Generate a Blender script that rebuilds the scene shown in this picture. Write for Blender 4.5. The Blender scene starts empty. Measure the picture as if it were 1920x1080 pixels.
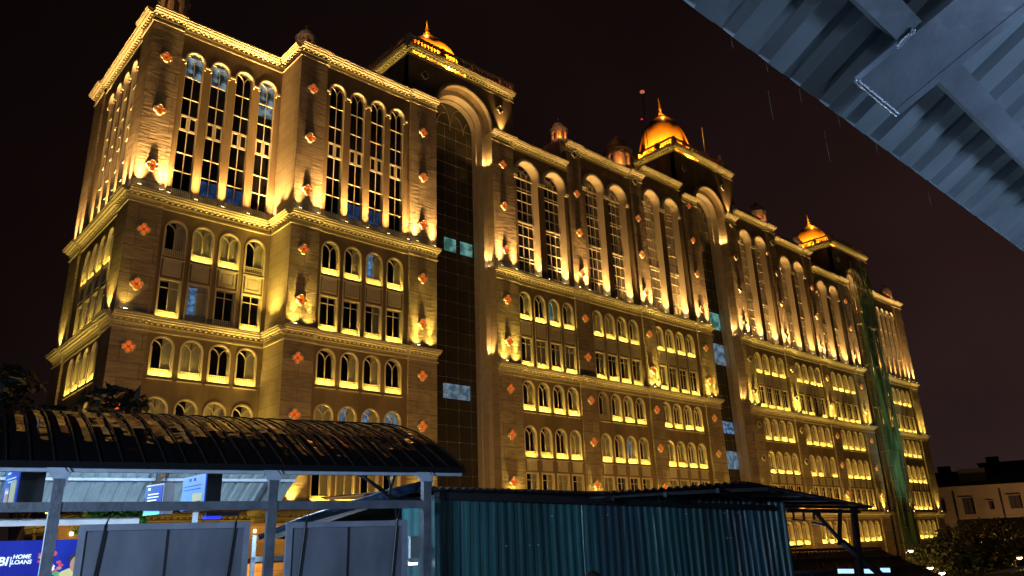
import bpy, bmesh, math, random
from mathutils import Vector, Matrix
from mathutils.geometry import tessellate_polygon
random.seed(7)
R_ = math.radians
sc = bpy.context.scene
COL = sc.collection

# ------------------------------------------------------------------ camera, sky, exposure
cam_d = bpy.data.cameras.new('camera'); cam = bpy.data.objects.new('camera', cam_d); COL.objects.link(cam)
cam_d.sensor_width = 36; cam_d.lens = 36*1420.9/1920; cam_d.clip_start = .05; cam_d.clip_end = 2000
CR = Vector((0.73884552, -0.67297356, -0.03484086)); CU = Vector((-0.19256641, -0.26039639, 0.94610354)); CF = Vector((0.6457751, 0.69231518, 0.3219848))
cam.matrix_world = Matrix(((CR.x, CU.x, -CF.x, 0), (CR.y, CU.y, -CF.y, 0), (CR.z, CU.z, -CF.z, 0), (0, 0, 0, 1)))
sc.camera = cam
sc.view_settings.view_transform = 'Standard'; sc.view_settings.look = 'None'
sc.view_settings.exposure = 0; sc.view_settings.gamma = 1
w = bpy.data.worlds.new('World'); sc.world = w; w.use_nodes = True
nt = w.node_tree; bg = nt.nodes['Background']
tc = nt.nodes.new('ShaderNodeTexCoord'); sx = nt.nodes.new('ShaderNodeSeparateXYZ'); nt.links.new(tc.outputs['Generated'], sx.inputs[0])
rz = nt.nodes.new('ShaderNodeValToRGB'); nt.links.new(sx.outputs['Z'], rz.inputs[0])
rz.color_ramp.elements[0].position = 0; rz.color_ramp.elements[0].color = (.030, .0165, .0160, 1)
rz.color_ramp.elements[1].position = .75; rz.color_ramp.elements[1].color = (.0055, .0032, .0030, 1)
e = rz.color_ramp.elements.new(.3); e.color = (.0150, .0068, .0062, 1)
# the town glow lies to the right (+X), the left stays black
mx = nt.nodes.new('ShaderNodeMapRange'); mx.inputs[1].default_value = 0; mx.inputs[2].default_value = .85; mx.inputs[3].default_value = .28; mx.inputs[4].default_value = 1
nt.links.new(sx.outputs['X'], mx.inputs[0])
ml = nt.nodes.new('ShaderNodeVectorMath'); ml.operation = 'SCALE'
nt.links.new(rz.outputs[0], ml.inputs[0]); nt.links.new(mx.outputs[0], ml.inputs['Scale'])
cn_ = nt.nodes.new('ShaderNodeTexNoise'); cn_.inputs['Scale'].default_value = 2.2; cn_.inputs['Detail'].default_value = 5; nt.links.new(tc.outputs['Generated'], cn_.inputs['Vector'])
cr = nt.nodes.new('ShaderNodeMapRange'); cr.inputs[1].default_value = .3; cr.inputs[2].default_value = .7; cr.inputs[3].default_value = .72; cr.inputs[4].default_value = 1.3; nt.links.new(cn_.outputs[0], cr.inputs[0])
m2 = nt.nodes.new('ShaderNodeVectorMath'); m2.operation = 'SCALE'; nt.links.new(ml.outputs[0], m2.inputs[0]); nt.links.new(cr.outputs[0], m2.inputs['Scale'])
nt.links.new(m2.outputs[0], bg.inputs[0]); bg.inputs[1].default_value = 1.0
sc.cycles.use_denoising = True
sc.cycles.max_bounces = 4; sc.cycles.diffuse_bounces = 2; sc.cycles.glossy_bounces = 2; sc.cycles.transparent_max_bounces = 6
sc.cycles.sample_clamp_indirect = 4
sc.cycles.use_light_tree = True

# ------------------------------------------------------------------ materials
def mat(name, col, rough=.7, metal=0, bump=0, bscale=8, var=0, stretch=(1, 1, 1), spec=.5, detail=4, col2=None, vscale=None):
    m = bpy.data.materials.new(name); m.use_nodes = True; n = m.node_tree.nodes; L = m.node_tree.links
    b = n['Principled BSDF']; b.inputs['Base Color'].default_value = (*col, 1); b.inputs['Roughness'].default_value = rough
    b.inputs['Metallic'].default_value = metal; b.inputs['Specular IOR Level'].default_value = spec
    if bump or var:
        t = n.new('ShaderNodeTexCoord'); mp = n.new('ShaderNodeMapping'); mp.inputs['Scale'].default_value = stretch
        L.new(t.outputs['Object'], mp.inputs[0])
        no = n.new('ShaderNodeTexNoise'); no.inputs['Scale'].default_value = bscale; no.inputs['Detail'].default_value = detail
        L.new(mp.outputs[0], no.inputs['Vector'])
        if bump:
            bp = n.new('ShaderNodeBump'); bp.inputs['Strength'].default_value = bump; bp.inputs['Distance'].default_value = .05
            L.new(no.outputs[0], bp.inputs['Height']); L.new(bp.outputs[0], b.inputs['Normal'])
        if var:
            n2 = n.new('ShaderNodeTexNoise'); n2.inputs['Scale'].default_value = vscale or bscale*.35; n2.inputs['Detail'].default_value = 5
            L.new(mp.outputs[0], n2.inputs['Vector'])
            rp = n.new('ShaderNodeValToRGB'); rp.color_ramp.elements[0].position = .32; rp.color_ramp.elements[1].position = .68
            c2 = col2 or tuple(c*(1-var) for c in col)
            rp.color_ramp.elements[0].color = (*c2, 1); rp.color_ramp.elements[1].color = (*col, 1)
            L.new(n2.outputs[0], rp.inputs[0]); L.new(rp.outputs[0], b.inputs['Base Color'])
    return m
def emat(name, col, s):
    m = bpy.data.materials.new(name); m.use_nodes = True; n = m.node_tree.nodes
    b = n['Principled BSDF']; b.inputs['Base Color'].default_value = (*[min(1, c*.5) for c in col], 1)
    b.inputs['Emission Color'].default_value = (*col, 1); b.inputs['Emission Strength'].default_value = s
    return m
M = {}
M['stucco'] = mat('stucco', (.26, .18, .10), .85, bump=.3, bscale=3, var=.38, detail=7, stretch=(1, 1, .3), vscale=.9)
M['trim'] = mat('trim', (.50, .42, .32), .7, bump=.1, bscale=6, var=.18)
M['ring'] = mat('ring', (.58, .48, .34), .7)
M['frame'] = mat('window_frame', (.55, .48, .38), .5)
M['dark'] = mat('interior_dark', (.012, .010, .009), .9)
M['curtain'] = mat('curtain', (.72, .62, .40), .9, bump=.6, bscale=9, var=.3, stretch=(6, 1, .2))
M['roofdark'] = mat('roof_parapet', (.42, .34, .28), .9, bump=.2, bscale=3, var=.3)
M['gold'] = mat('gold_dome', (.80, .42, .08), .42, metal=.3, bump=.12, bscale=2.5, var=.2)
M['terracotta'] = mat('terracotta', (.50, .30, .16), .8, var=.2, bscale=4)
M['steel'] = mat('painted_steel', (.115, .13, .155), .45, bump=.15, bscale=20, var=.45, vscale=6)
M['paleblue'] = mat('pale_steel', (.42, .48, .55), .5, bump=.08, bscale=20, var=.25)
M['board'] = mat('board_panel', (.17, .185, .22), .55, bump=.3, bscale=3, var=.45, detail=8, vscale=2.2, stretch=(1, 1, .45))
M['boardframe'] = mat('board_frame', (.24, .26, .31), .5, var=.25, bscale=12)
M['black'] = mat('black_paint', (.010, .010, .011), .35)
M['rubber'] = mat('black_cable', (.006, .006, .007), .45)
M['rust'] = mat('rusty_sheet', (.022, .015, .013), .65, bump=.4, bscale=9, var=.5)
M['purlin'] = mat('dark_purlin', (.02, .017, .018), .5, var=.4, bscale=8)
M['tarp'] = mat('blue_tarp', (.012, .035, .085), .6, bump=.5, bscale=14, var=.4)
M['deck'] = mat('concrete_deck', (.16, .155, .15), .8, bump=.2, bscale=6, var=.3)
M['asphalt'] = mat('asphalt', (.05, .05, .05), .8, bump=.2, bscale=6, var=.2)
M['bark'] = mat('bark', (.06, .045, .03), .9, bump=.5, bscale=12)
M['leafdark'] = mat('leaf_dark', (.006, .009, .005), .6)
M['leaf'] = mat('leaf', (.028, .038, .014), .6, var=.5, bscale=.6, vscale=.5)
M['leafgreen'] = mat('leaf_green', (.08, .30, .07), .5, var=.5, bscale=3)
M['house'] = mat('house_plaster', (.22, .17, .12), .9, bump=.2, bscale=1, var=.35, vscale=.25)
M['houseroof'] = mat('house_roof', (.03, .027, .03), .9, var=.3, bscale=1)
M['skin'] = mat('skin', (.30, .17, .10), .6); M['hair'] = mat('hair', (.008, .007, .006), .6); M['shirt'] = mat('shirt', (.05, .06, .09), .8, var=.2, bscale=20); M['trousers'] = mat('trousers', (.03, .03, .035), .8)
M['white_box'] = mat('white_box', (.6, .62, .66), .5)
M['fixture'] = mat('lamp_fixture', (.25, .20, .13), .5)

def stone_mat():
    m = bpy.data.materials.new('stone_cladding'); m.use_nodes = True; n = m.node_tree.nodes; L = m.node_tree.links; b = n['Principled BSDF']
    g = n.new('ShaderNodeNewGeometry'); s = n.new('ShaderNodeSeparateXYZ'); L.new(g.outputs['Position'], s.inputs[0])
    a = n.new('ShaderNodeMath'); a.operation = 'ADD'; L.new(s.outputs['X'], a.inputs[0]); L.new(s.outputs['Y'], a.inputs[1])
    c = n.new('ShaderNodeCombineXYZ'); L.new(a.outputs[0], c.inputs[0]); L.new(s.outputs['Z'], c.inputs[1])
    br = n.new('ShaderNodeTexBrick'); br.inputs['Scale'].default_value = 1; br.inputs['Brick Width'].default_value = 2.3; br.inputs['Row Height'].default_value = .9
    br.inputs['Mortar Size'].default_value = .016; br.inputs['Color1'].default_value = (.40, .31, .22, 1); br.inputs['Color2'].default_value = (.27, .205, .145, 1); br.inputs['Mortar'].default_value = (.10, .08, .06, 1)
    L.new(c.outputs[0], br.inputs['Vector'])
    mp = n.new('ShaderNodeMapping'); mp.inputs['Scale'].default_value = (.55, 2.6, 1); L.new(c.outputs[0], mp.inputs[0])
    no = n.new('ShaderNodeTexNoise'); no.inputs['Scale'].default_value = 2.2; no.inputs['Detail'].default_value = 7; L.new(mp.outputs[0], no.inputs['Vector'])
    mixc = n.new('ShaderNodeMix'); mixc.data_type = 'RGBA'; mixc.blend_type = 'MULTIPLY'; mixc.inputs[0].default_value = .55
    rp = n.new('ShaderNodeValToRGB'); rp.color_ramp.elements[0].position = .35; rp.color_ramp.elements[0].color = (.45, .42, .40, 1); rp.color_ramp.elements[1].position = .62
    L.new(no.outputs[0], rp.inputs[0]); L.new(br.outputs[0], mixc.inputs[6]); L.new(rp.outputs[0], mixc.inputs[7]); L.new(mixc.outputs[2], b.inputs['Base Color'])
    ad = n.new('ShaderNodeMath'); ad.operation = 'MULTIPLY_ADD'; ad.inputs[1].default_value = -.5; L.new(br.outputs['Fac'], ad.inputs[0]); L.new(no.outputs[0], ad.inputs[2])
    bp = n.new('ShaderNodeBump'); bp.inputs['Strength'].default_value = .5; bp.inputs['Distance'].default_value = .08; L.new(ad.outputs[0], bp.inputs['Height']); L.new(bp.outputs[0], b.inputs['Normal'])
    b.inputs['Roughness'].default_value = .8
    return m
M['stone'] = stone_mat()
def ashlar_mat():
    m = stone_mat(); m.name = 'smooth_ashlar'
    for n in m.node_tree.nodes:
        if n.type == 'BUMP': n.inputs['Strength'].default_value = .25
        if n.type == 'TEX_BRICK': n.inputs['Color1'].default_value = (.42, .33, .22, 1); n.inputs['Color2'].default_value = (.36, .28, .19, 1); n.inputs['Brick Width'].default_value = 1.6; n.inputs['Row Height'].default_value = .8; n.inputs['Mortar Size'].default_value = .01
        if n.type == 'MIX': n.inputs[0].default_value = .15
    return m
M['ashlar'] = ashlar_mat()
def lattice_mat():
    m = bpy.data.materials.new('lattice'); m.use_nodes = True; n = m.node_tree.nodes; L = m.node_tree.links; b = n['Principled BSDF']
    t = n.new('ShaderNodeTexCoord'); mp = n.new('ShaderNodeMapping'); mp.inputs['Rotation'].default_value = (0, R_(45), 0); mp.inputs['Scale'].default_value = (1, 0, 1)
    L.new(t.outputs['Object'], mp.inputs[0]); ck = n.new('ShaderNodeTexChecker'); ck.inputs['Scale'].default_value = 11
    ck.inputs[1].default_value = (.62, .52, .34, 1); ck.inputs[2].default_value = (.22, .17, .09, 1); L.new(mp.outputs[0], ck.inputs[0]); L.new(ck.outputs[0], b.inputs['Base Color'])
    b.inputs['Roughness'].default_value = .7
    return m
M['lattice'] = lattice_mat()
def glass_mat(name, tint=(.86, .88, .9), refl=.12):
    m = bpy.data.materials.new(name); m.use_nodes = True; n = m.node_tree.nodes; L = m.node_tree.links
    n.remove(n['Principled BSDF']); o = n['Material Output']
    t = n.new('ShaderNodeBsdfTransparent'); t.inputs[0].default_value = (*tint, 1)
    g = n.new('ShaderNodeBsdfGlossy'); g.inputs['Roughness'].default_value = .06; g.inputs[0].default_value = (.8, .8, .8, 1)
    mx = n.new('ShaderNodeMixShader'); fr = n.new('ShaderNodeFresnel'); fr.inputs[0].default_value = 1.2
    L.new(fr.outputs[0], mx.inputs[0]); L.new(t.outputs[0], mx.inputs[1]); L.new(g.outputs[0], mx.inputs[2]); L.new(mx.outputs[0], o.inputs[0])
    return m
M['glass'] = glass_mat('window_glass')
M['darkglass'] = mat('dark_curtain_wall_glass', (.045, .042, .032), .2, spec=.6, var=.35, bscale=.8, vscale=.5)
def lit_mat(name, c1, c2, s, scale=2.5):
    m = bpy.data.materials.new(name); m.use_nodes = True; n = m.node_tree.nodes; L = m.node_tree.links; b = n['Principled BSDF']
    t = n.new('ShaderNodeTexCoord'); no = n.new('ShaderNodeTexNoise'); no.inputs['Scale'].default_value = scale; no.inputs['Detail'].default_value = 3; L.new(t.outputs['Object'], no.inputs['Vector'])
    rp = n.new('ShaderNodeValToRGB'); rp.color_ramp.elements[0].color = (*c1, 1); rp.color_ramp.elements[1].color = (*c2, 1); rp.color_ramp.elements[0].position = .4; rp.color_ramp.elements[1].position = .65
    L.new(no.outputs[0], rp.inputs[0]); L.new(rp.outputs[0], b.inputs['Emission Color']); b.inputs['Emission Strength'].default_value = s; b.inputs['Base Color'].default_value = (.02, .02, .02, 1); b.inputs['Specular IOR Level'].default_value = .1; b.inputs['Roughness'].default_value = .9
    return m
M['litblue'] = lit_mat('lit_room_blue', (.02, .04, .09), (.16, .32, .55), .9)
M['littop'] = lit_mat('lit_room_top', (.015, .025, .03), (.40, .52, .56), .8, 1.6)
M['litteal'] = lit_mat('lit_room_teal', (.03, .12, .10), (.20, .46, .42), .8, 1.3)
M['litlow'] = lit_mat('lit_room_low', (.01, .02, .05), (.035, .10, .28), .9, 1.2)
M['litgrey'] = lit_mat('lit_room_grey', (.05, .09, .13), (.20, .30, .40), .8, 1.6)
M['petal'] = emat('lamp_petal', (.95, .16, .02), .6)
M['petal_off'] = mat('petal_unlit', (.06, .05, .04), .6)
M['quatre_rim'] = mat('quatrefoil_rim', (.60, .50, .38), .6)
M['kioskglow'] = mat('kiosk_inside', (.75, .33, .08), .8)

# ------------------------------------------------------------------ mesh builder
class MB:
    def __init__(s): s.v = []; s.f = []; s.m = []; s.T = None
    def add(s, vs, fs, mi=0):
        b = len(s.v)
        if s.T is not None: vs = [tuple(s.T @ Vector(v)) for v in vs]
        s.v += [tuple(v) for v in vs]; s.f += [tuple(i+b for i in f) for f in fs]; s.m += [mi]*len(fs)
    def box(s, x0, x1, y0, y1, z0, z1, mi=0):
        s.add([(x0, y0, z0), (x1, y0, z0), (x1, y1, z0), (x0, y1, z0), (x0, y0, z1), (x1, y0, z1), (x1, y1, z1), (x0, y1, z1)],
              [(0, 3, 2, 1), (4, 5, 6, 7), (0, 1, 5, 4), (1, 2, 6, 5), (2, 3, 7, 6), (3, 0, 4, 7)], mi)
    def bar(s, a, b, w, h=None, mi=0, up=(0, 0, 1)):
        a = Vector(a); b = Vector(b); h = h or w; d = (b-a).normalized(); up = Vector(up)
        if abs(d.dot(up)) > .98: up = Vector((0, 1, 0))
        x = d.cross(up).normalized()*w/2; y = x.cross(d).normalized()*h/2
        vs = [a-x-y, a+x-y, a+x+y, a-x+y, b-x-y, b+x-y, b+x+y, b-x+y]
        s.add(vs, [(0, 3, 2, 1), (4, 5, 6, 7), (0, 1, 5, 4), (1, 2, 6, 5), (2, 3, 7, 6), (3, 0, 4, 7)], mi)
    def tube(s, pts, r, n=8, mi=0):
        pts = [Vector(p) for p in pts]; rs = r if isinstance(r, (list, tuple)) else [r]*len(pts); vs = []
        for i, p in enumerate(pts):
            d = (pts[min(i+1, len(pts)-1)]-pts[max(i-1, 0)]).normalized(); up = Vector((0, 0, 1)) if abs(d.z) < .95 else Vector((1, 0, 0))
            x = d.cross(up).normalized(); y = d.cross(x)
            vs += [p+(x*math.cos(2*math.pi*k/n)+y*math.sin(2*math.pi*k/n))*rs[i] for k in range(n)]
        fs = [(i*n+k, i*n+(k+1) % n, (i+1)*n+(k+1) % n, (i+1)*n+k) for i in range(len(pts)-1) for k in range(n)]
        fs += [tuple(range(n-1, -1, -1)), tuple((len(pts)-1)*n+k for k in range(n))]
        s.add(vs, fs, mi)
    def lathe(s, prof, c=(0, 0, 0), n=24, mi=0, rf=None):
        vs = []
        for i, (r, z) in enumerate(prof):
            for k in range(n):
                a = 2*math.pi*k/n; q = rf(a, i) if rf else 1
                vs.append((c[0]+r*q*math.cos(a), c[1]+r*q*math.sin(a), c[2]+z))
        fs = [(i*n+k, i*n+(k+1) % n, (i+1)*n+(k+1) % n, (i+1)*n+k) for i in range(len(prof)-1) for k in range(n)]
        fs.append(tuple((len(prof)-1)*n+k for k in range(n))); fs.append(tuple(range(n-1, -1, -1)))
        s.add(vs, fs, mi)
    def slab(s, poly, y0, y1, holes=(), mi=0, back=False, rmi=None):
        """poly and holes in (x,z); face at y0, the reveals run to y1"""
        loops = [poly]+list(holes); flat = [p for l in loops for p in l]
        tr = tessellate_polygon([[Vector((p[0], p[1], 0)) for p in l] for l in loops])
        vs = [(p[0], y0, p[1]) for p in flat]; fs = []
        for t in tr:
            a, b, c = [flat[i] for i in t]; ar = (b[0]-a[0])*(c[1]-a[1])-(b[1]-a[1])*(c[0]-a[0])
            fs.append(tuple(t) if ar > 0 else tuple(reversed(t)))
        s.add(vs, fs, mi)
        if back: s.add([(p[0], y1, p[1]) for p in flat], [tuple(reversed(f)) for f in fs], mi)
        for li, l in enumerate(loops):
            n = len(l); vs = [(p[0], y0, p[1]) for p in l]+[(p[0], y1, p[1]) for p in l]
            s.add(vs, [(i, (i+1) % n, n+(i+1) % n, n+i) for i in range(n)], mi if (li == 0 or rmi is None) else rmi)
    def build(s, name, mats, parent=None, loc=(0, 0, 0), rz=0, smooth=False, kind=None):
        me = bpy.data.meshes.new(name); me.from_pydata(s.v, [], s.f)
        for m in (mats if isinstance(mats, (list, tuple)) else [mats]): me.materials.append(m)
        me.polygons.foreach_set('material_index', s.m)
        if smooth: me.polygons.foreach_set('use_smooth', [True]*len(s.f))
        me.update()
        bm = bmesh.new(); bm.from_mesh(me); bmesh.ops.recalc_face_normals(bm, faces=bm.faces); bm.to_mesh(me); bm.free()
        o = bpy.data.objects.new(name, me); COL.objects.link(o); o.location = loc; o.rotation_euler = (0, 0, rz)
        if parent: o.parent = parent
        if kind: o['kind'] = kind
        return o
def tag(o, label=None, cat=None, group=None, kind=None):
    if label: o['label'] = label
    if cat: o['category'] = cat
    if group: o['group'] = group
    if kind: o['kind'] = kind
    return o
def empty(name, loc, rz=0, label=None, cat=None, group=None):
    o = bpy.data.objects.new(name, None); COL.objects.link(o); o.location = loc; o.rotation_euler = (0, 0, rz); o.empty_display_size = .3
    return tag(o, label, cat, group)
KIDS = {}
def copy_tree(o, parent=None):
    c = o.copy(); COL.objects.link(c); c.parent = parent if parent else o.parent
    for ch in [x for x in ALLCH(o)]: copy_tree(ch, c)
    return c
def ALLCH(o): return KIDS.get(o.data.name if o.data else o.name, [])
def lamp(name, typ, loc, energy, col, parent=None, aim=None, rot=None, **k):
    d = bpy.data.lights.new(name, typ); d.energy = energy; d.color = col
    for a, b in k.items(): setattr(d, a, b)
    o = bpy.data.objects.new(name, d); COL.objects.link(o); o.location = loc
    if aim is not None: o.rotation_euler = Vector(aim).to_track_quat('-Z', 'Y').to_euler()
    if rot: o.rotation_euler = rot
    if parent: o.parent = parent
    return o
def lampcopy(o, loc, rz=0, parent=None):
    c = o.copy(); COL.objects.link(c); c.location = loc; c.parent = parent
    if rz: c.rotation_euler = (Matrix.Rotation(rz, 3, 'Z') @ o.rotation_euler.to_matrix()).to_euler()
    return c
def arch(xc, w_, z0, zt, n=14, rise=None):
    r = w_/2; rise = rise or r*1.08; zs = zt-rise
    pts = [(xc-r, z0), (xc+r, z0)]
    for k in range(n+1):
        a = math.pi*k/n; pts.append((xc+r*math.cos(a), zs+rise*math.sin(a)**.92 if math.sin(a) > 0 else zs))
    return pts
def shoe(wo, wi, z0, zo, n=20, c=0):
    """arch-shaped band, open below: outer width/top, inner width"""
    ro, ri = wo/2, wi/2; zs = zo-ro
    o = [(c+ro, z0)]+[(c+ro*math.cos(math.pi*k/n), zs+ro*math.sin(math.pi*k/n)) for k in range(n+1)]+[(c-ro, z0)]
    return o+[(c-ri, z0)]+[(c-ri*math.cos(math.pi*k/n), zs+ri*math.sin(math.pi*k/n)) for k in range(n+1)]+[(c+ri, z0)]
def rect(x0, x1, z0, z1): return [(x0, z0), (x1, z0), (x1, z1), (x0, z1)]

WARM = (1, .57, .17); YEL = (1, .70, .12); ORG = (1, .42, .08)
GZ = -9.0
# ------------------------------------------------------------------ setting: ground, road, deck
g = MB(); g.add([(-600, -600, GZ), (900, -600, GZ), (900, 900, GZ), (-600, 900, GZ)], [(0, 1, 2, 3)])
tag(g.build('ground', M['asphalt']), kind='structure')
g = MB(); g.box(-60, 300, 24, 37, GZ+.004, GZ+.03); tag(g.build('road', M['asphalt']), kind='structure')
g = MB(); g.box(-60, 300, 37, 42.5, GZ+.004, GZ+.15); tag(g.build('pavement', M['deck']), kind='structure')

# ------------------------------------------------------------------ THE BUILDING
B = empty('palatial_building', (60, 50, GZ), label='long floodlit palatial building with arched windows, stone piers and golden domes', cat='building')
BI = Matrix.Translation((-60, -50, -GZ))
def bpart(mb, name, mats, smooth=False, kind=None, off=(0, 0, 0)):
    o = mb.build(name, mats, B, (-60+off[0], -50+off[1], -GZ+off[2]), smooth=smooth, kind=kind); return o
def inB(o, rz=0): pass
YM, Y1, XS = 43.75, 46.6, 11.75
PITCH = 1.745; WW = 1.25
# face: (centre of window group, x-range, plane, frame)
class Face:
    def __init__(s, c, x0, x1, Y, side=False, ztop=34.9, off=()): s.c = c; s.x0 = x0; s.x1 = x1; s.Y = Y; s.side = side; s.ztop = ztop
def W(face, x, y, z):
    """local façade coordinates to world: y runs into the wall"""
    if face.side: return (XS+y, 60.0-x, z)
    return (x, face.Y+y, z)
RZ = lambda f: R_(-90) if f.side else 0
FT = lambda f: (Matrix.Translation((XS, 60, 0)) @ Matrix.Rotation(R_(-90), 4, 'Z')) if f.side else Matrix.Translation((0, f.Y, 0))
S1 = Face(17.2, 13.6, 20.85, Y1); S2 = Face(26.55, 22.95, 30.35, YM)
A3 = Face(44.85, 41.4, 48.4, YM, ztop=34.5); B3 = Face(54.0, 50.4, 58.0, YM, ztop=36.8); C3 = Face(63.25, 60.0, 67.3, YM, ztop=38.1)
A4 = Face(81.85, 78.2, 85.7, YM, ztop=38.1); B4 = Face(91.2, 87.6, 94.9, YM, ztop=36.9); C4 = Face(100.7, 96.9, 104.7, YM, ztop=35.0)
S5 = Face(119.8, 116.2, 123.9, YM, ztop=34.95)
SD = Face(7.35, 2.4, 11.3, 0, side=True)
FACES = [S1, S2, A3, B3, C3, A4, B4, C4, S5, SD]
DEEP = {A3: 32.8, B3: 34.35, C3: 35.55, A4: 35.8, B4: 34.5, C4: 33.1}
AROWS = [(17.9, 20.25), (10.3, 12.62), (6.63, 9.0), (-.95, 1.38), (-4.6, -2.25)]
RROWS = [(13.9, 16.28), (2.92, 5.3)]
def wc(f): return [f.c+PITCH*(k-1.5) for k in range(4)]

# prototypes -------------------------------------------------
def arched_proto(h, w_=WW):
    """origin: bottom centre of the opening, on the wall face"""
    f = MB(); o_ = arch(0, w_+.17, -.06, h+.10); i_ = arch(0, w_, 0, h)
    f.slab(o_, -.045, .02, [i_], mi=0)
    # tracery: mullion that splits into two arcs
    f.box(-.035, .035, .10, .15, .42, h-.85)
    for s in (-1, 1):
        pts = [(s*(.0+.5*(1-math.cos(t))), .125, h-.85+.62*math.sin(t)) for t in [k*math.pi/2/7 for k in range(8)]]
        for a, b in zip(pts, pts[1:]): f.bar(a, b, .06, .06)
    for s in (-1, 1): f.box(s*(w_/2-.05)-.03, s*(w_/2-.05)+.03, .09, .15, .42, h-.6)
    f.box(-w_/2-.12, w_/2+.12, -.10, .0, -.26, -.20)
    fr = f.build('arched_window', [M['ring']])
    p = MB(); p.slab(arch(0, w_+.02, .3, h+.01), .155, .17, back=True); pa = p.build('pane', [M['glass']], fr)
    l = MB(); l.box(-w_/2, w_/2, .045, .095, .0, .42); la = l.build('lattice_panel', [M['lattice']], fr)
    KIDS[fr.data.name] = [pa, la]
    return fr
def rect_proto(h, w_=WW):
    f = MB(); f.slab(rect(-w_/2-.09, w_/2+.09, -.05, h+.10), -.045, .02, [rect(-w_/2, w_/2, 0, h)])
    f.box(-.03, .03, .10, .15, .42, h-.02); f.box(-w_/2, w_/2, .10, .15, h-.5, h-.45)
    for s in (-1, 1): f.box(s*(w_/2-.04)-.03, s*(w_/2-.04)+.03, .09, .15, .42, h)
    fr = f.build('casement_window', [M['ring']])
    p = MB(); p.box(-w_/2-.01, w_/2+.01, .155, .17, .3, h+.01); pa = p.build('pane', [M['glass']], fr)
    l = MB(); l.box(-w_/2, w_/2, .045, .095, .0, .42); la = l.build('lattice_panel', [M['lattice']], fr)
    KIDS[fr.data.name] = [pa, la]
    return fr
def slim_proto():
    w_, h = 1.2, 10.95   # from 21.85
    f = MB(); f.slab(shoe(w_+.2, w_, 9.9, h+.10), -.10, .02)
    for s in (-1, 1):
        f.box(s*(w_/2-.025)-.03, s*(w_/2-.025)+.03, .10, .16, .6, h-.6)
        f.box(min(s*(w_/2+.08), s*(w_/2+.30)), max(s*(w_/2+.08), s*(w_/2+.30)), -.12, .0, h-.86, h-.72)
    f.box(-.025, .025, .11, .16, .65, h-.95)
    for z in (.66, 1.95, 3.3, 4.95, 6.1, 7.4, 9.05): f.box(-w_/2, w_/2, .10, .16, z-.03, z+.03)
    for s in (-1, 1):
        x0, x1 = (.06, w_/2-.08) if s > 0 else (-w_/2+.08, -.06)
        f.slab(rect(x0, x1, 5.02, 6.04), .10, .15, [rect(x0+.06, x1-.06, 5.09, 5.97)])
        pts = [(s*.5*(1-math.cos(t)), .14, h-.95+.72*math.sin(t)) for t in [k*math.pi/2/7 for k in range(8)]]
        for a, b in zip(pts, pts[1:]): f.bar(a, b, .05, .05)
    fr = f.build('tall_window', [M['frame']])
    p = MB(); p.slab(arch(0, w_+.02, .5, h+.01), .165, .18, back=True); pa = p.build('pane', [M['glass']], fr)
    l = MB(); l.box(-w_/2, w_/2, .03, .09, .02, .62); la = l.build('lattice_panel', [M['lattice']], fr)
    KIDS[fr.data.name] = [pa, la]
    return fr
def deep_proto(zt):
    w_ = 2.65; h = zt-22.05; zs = h-w_/2
    f = MB()
    f.slab(shoe(w_+.55, w_, zs-.35, h+.275), -.14, .02)
    f.slab(shoe(w_+.36, w_+.14, zs-.32, h+.18), -.20, -.138)
    for s in (-1, 1):
        x0, x1 = sorted((s*(w_/2+.0), s*(w_/2+.42)))
        f.box(x0, x1, -.16, 0, zs-.62, zs-.36); f.box(x0-.04, x1+.04, -.22, 0, zs-.44, zs-.37)
        xx = s*(w_/2-.04); f.box(xx-.04, xx+.04, .72, .82, 0, zs)
    for x in (-.66, 0, .66): f.box(x-.022, x+.022, .76, .82, 0, zs+(.55 if x else .9))
    z = .5; k = 0
    while z < zs:
        t = .07 if k in (6,) else .025
        f.box(-w_/2, w_/2, .74 if t < .05 else .66, .82, z-t, z+t); z += [.95, .3][k % 2] if k % 4 < 2 else 1.05; k += 1
    f.box(-w_/2, w_/2, .70, .82, zs-.05, zs+.05)
    for cx in (-.66, 0, .66):
        for s in (-1, 1):
            pts = [(cx+s*.66*(1-math.cos(t)), .79, zs+.1+.95*math.sin(t)*(1 if cx == 0 else .75)) for t in [q*math.pi/2/6 for q in range(7)]]
            for a, b in zip(pts, pts[1:]):
                if math.hypot(b[0], b[2]-zs) < w_/2: f.bar(a, b, .05, .05)
    fr = f.build('deep_arched_window', [M['frame']])
    p = MB(); p.slab(arch(0, w_+.02, -.0, h+.01, 20, w_/2), .83, .85, back=True); pa = p.build('pane', [M['glass']], fr)
    KIDS[fr.data.name] = [pa]
    return fr
SPAN = {}
AP = arched_proto(2.34); RP = rect_proto(2.38); SP = slim_proto()
DP = {}
first = {id(AP): True}
def place(proto, f, x, z, used=set()):
    if id(proto) not in used: o = proto; used.add(id(proto))
    else: o = copy_tree(proto)
    o.parent = B; p = W(f, x, 0, z); o.location = (p[0]-60, p[1]-50, p[2]-GZ); o.rotation_euler = (0, 0, RZ(f)); return o
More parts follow.
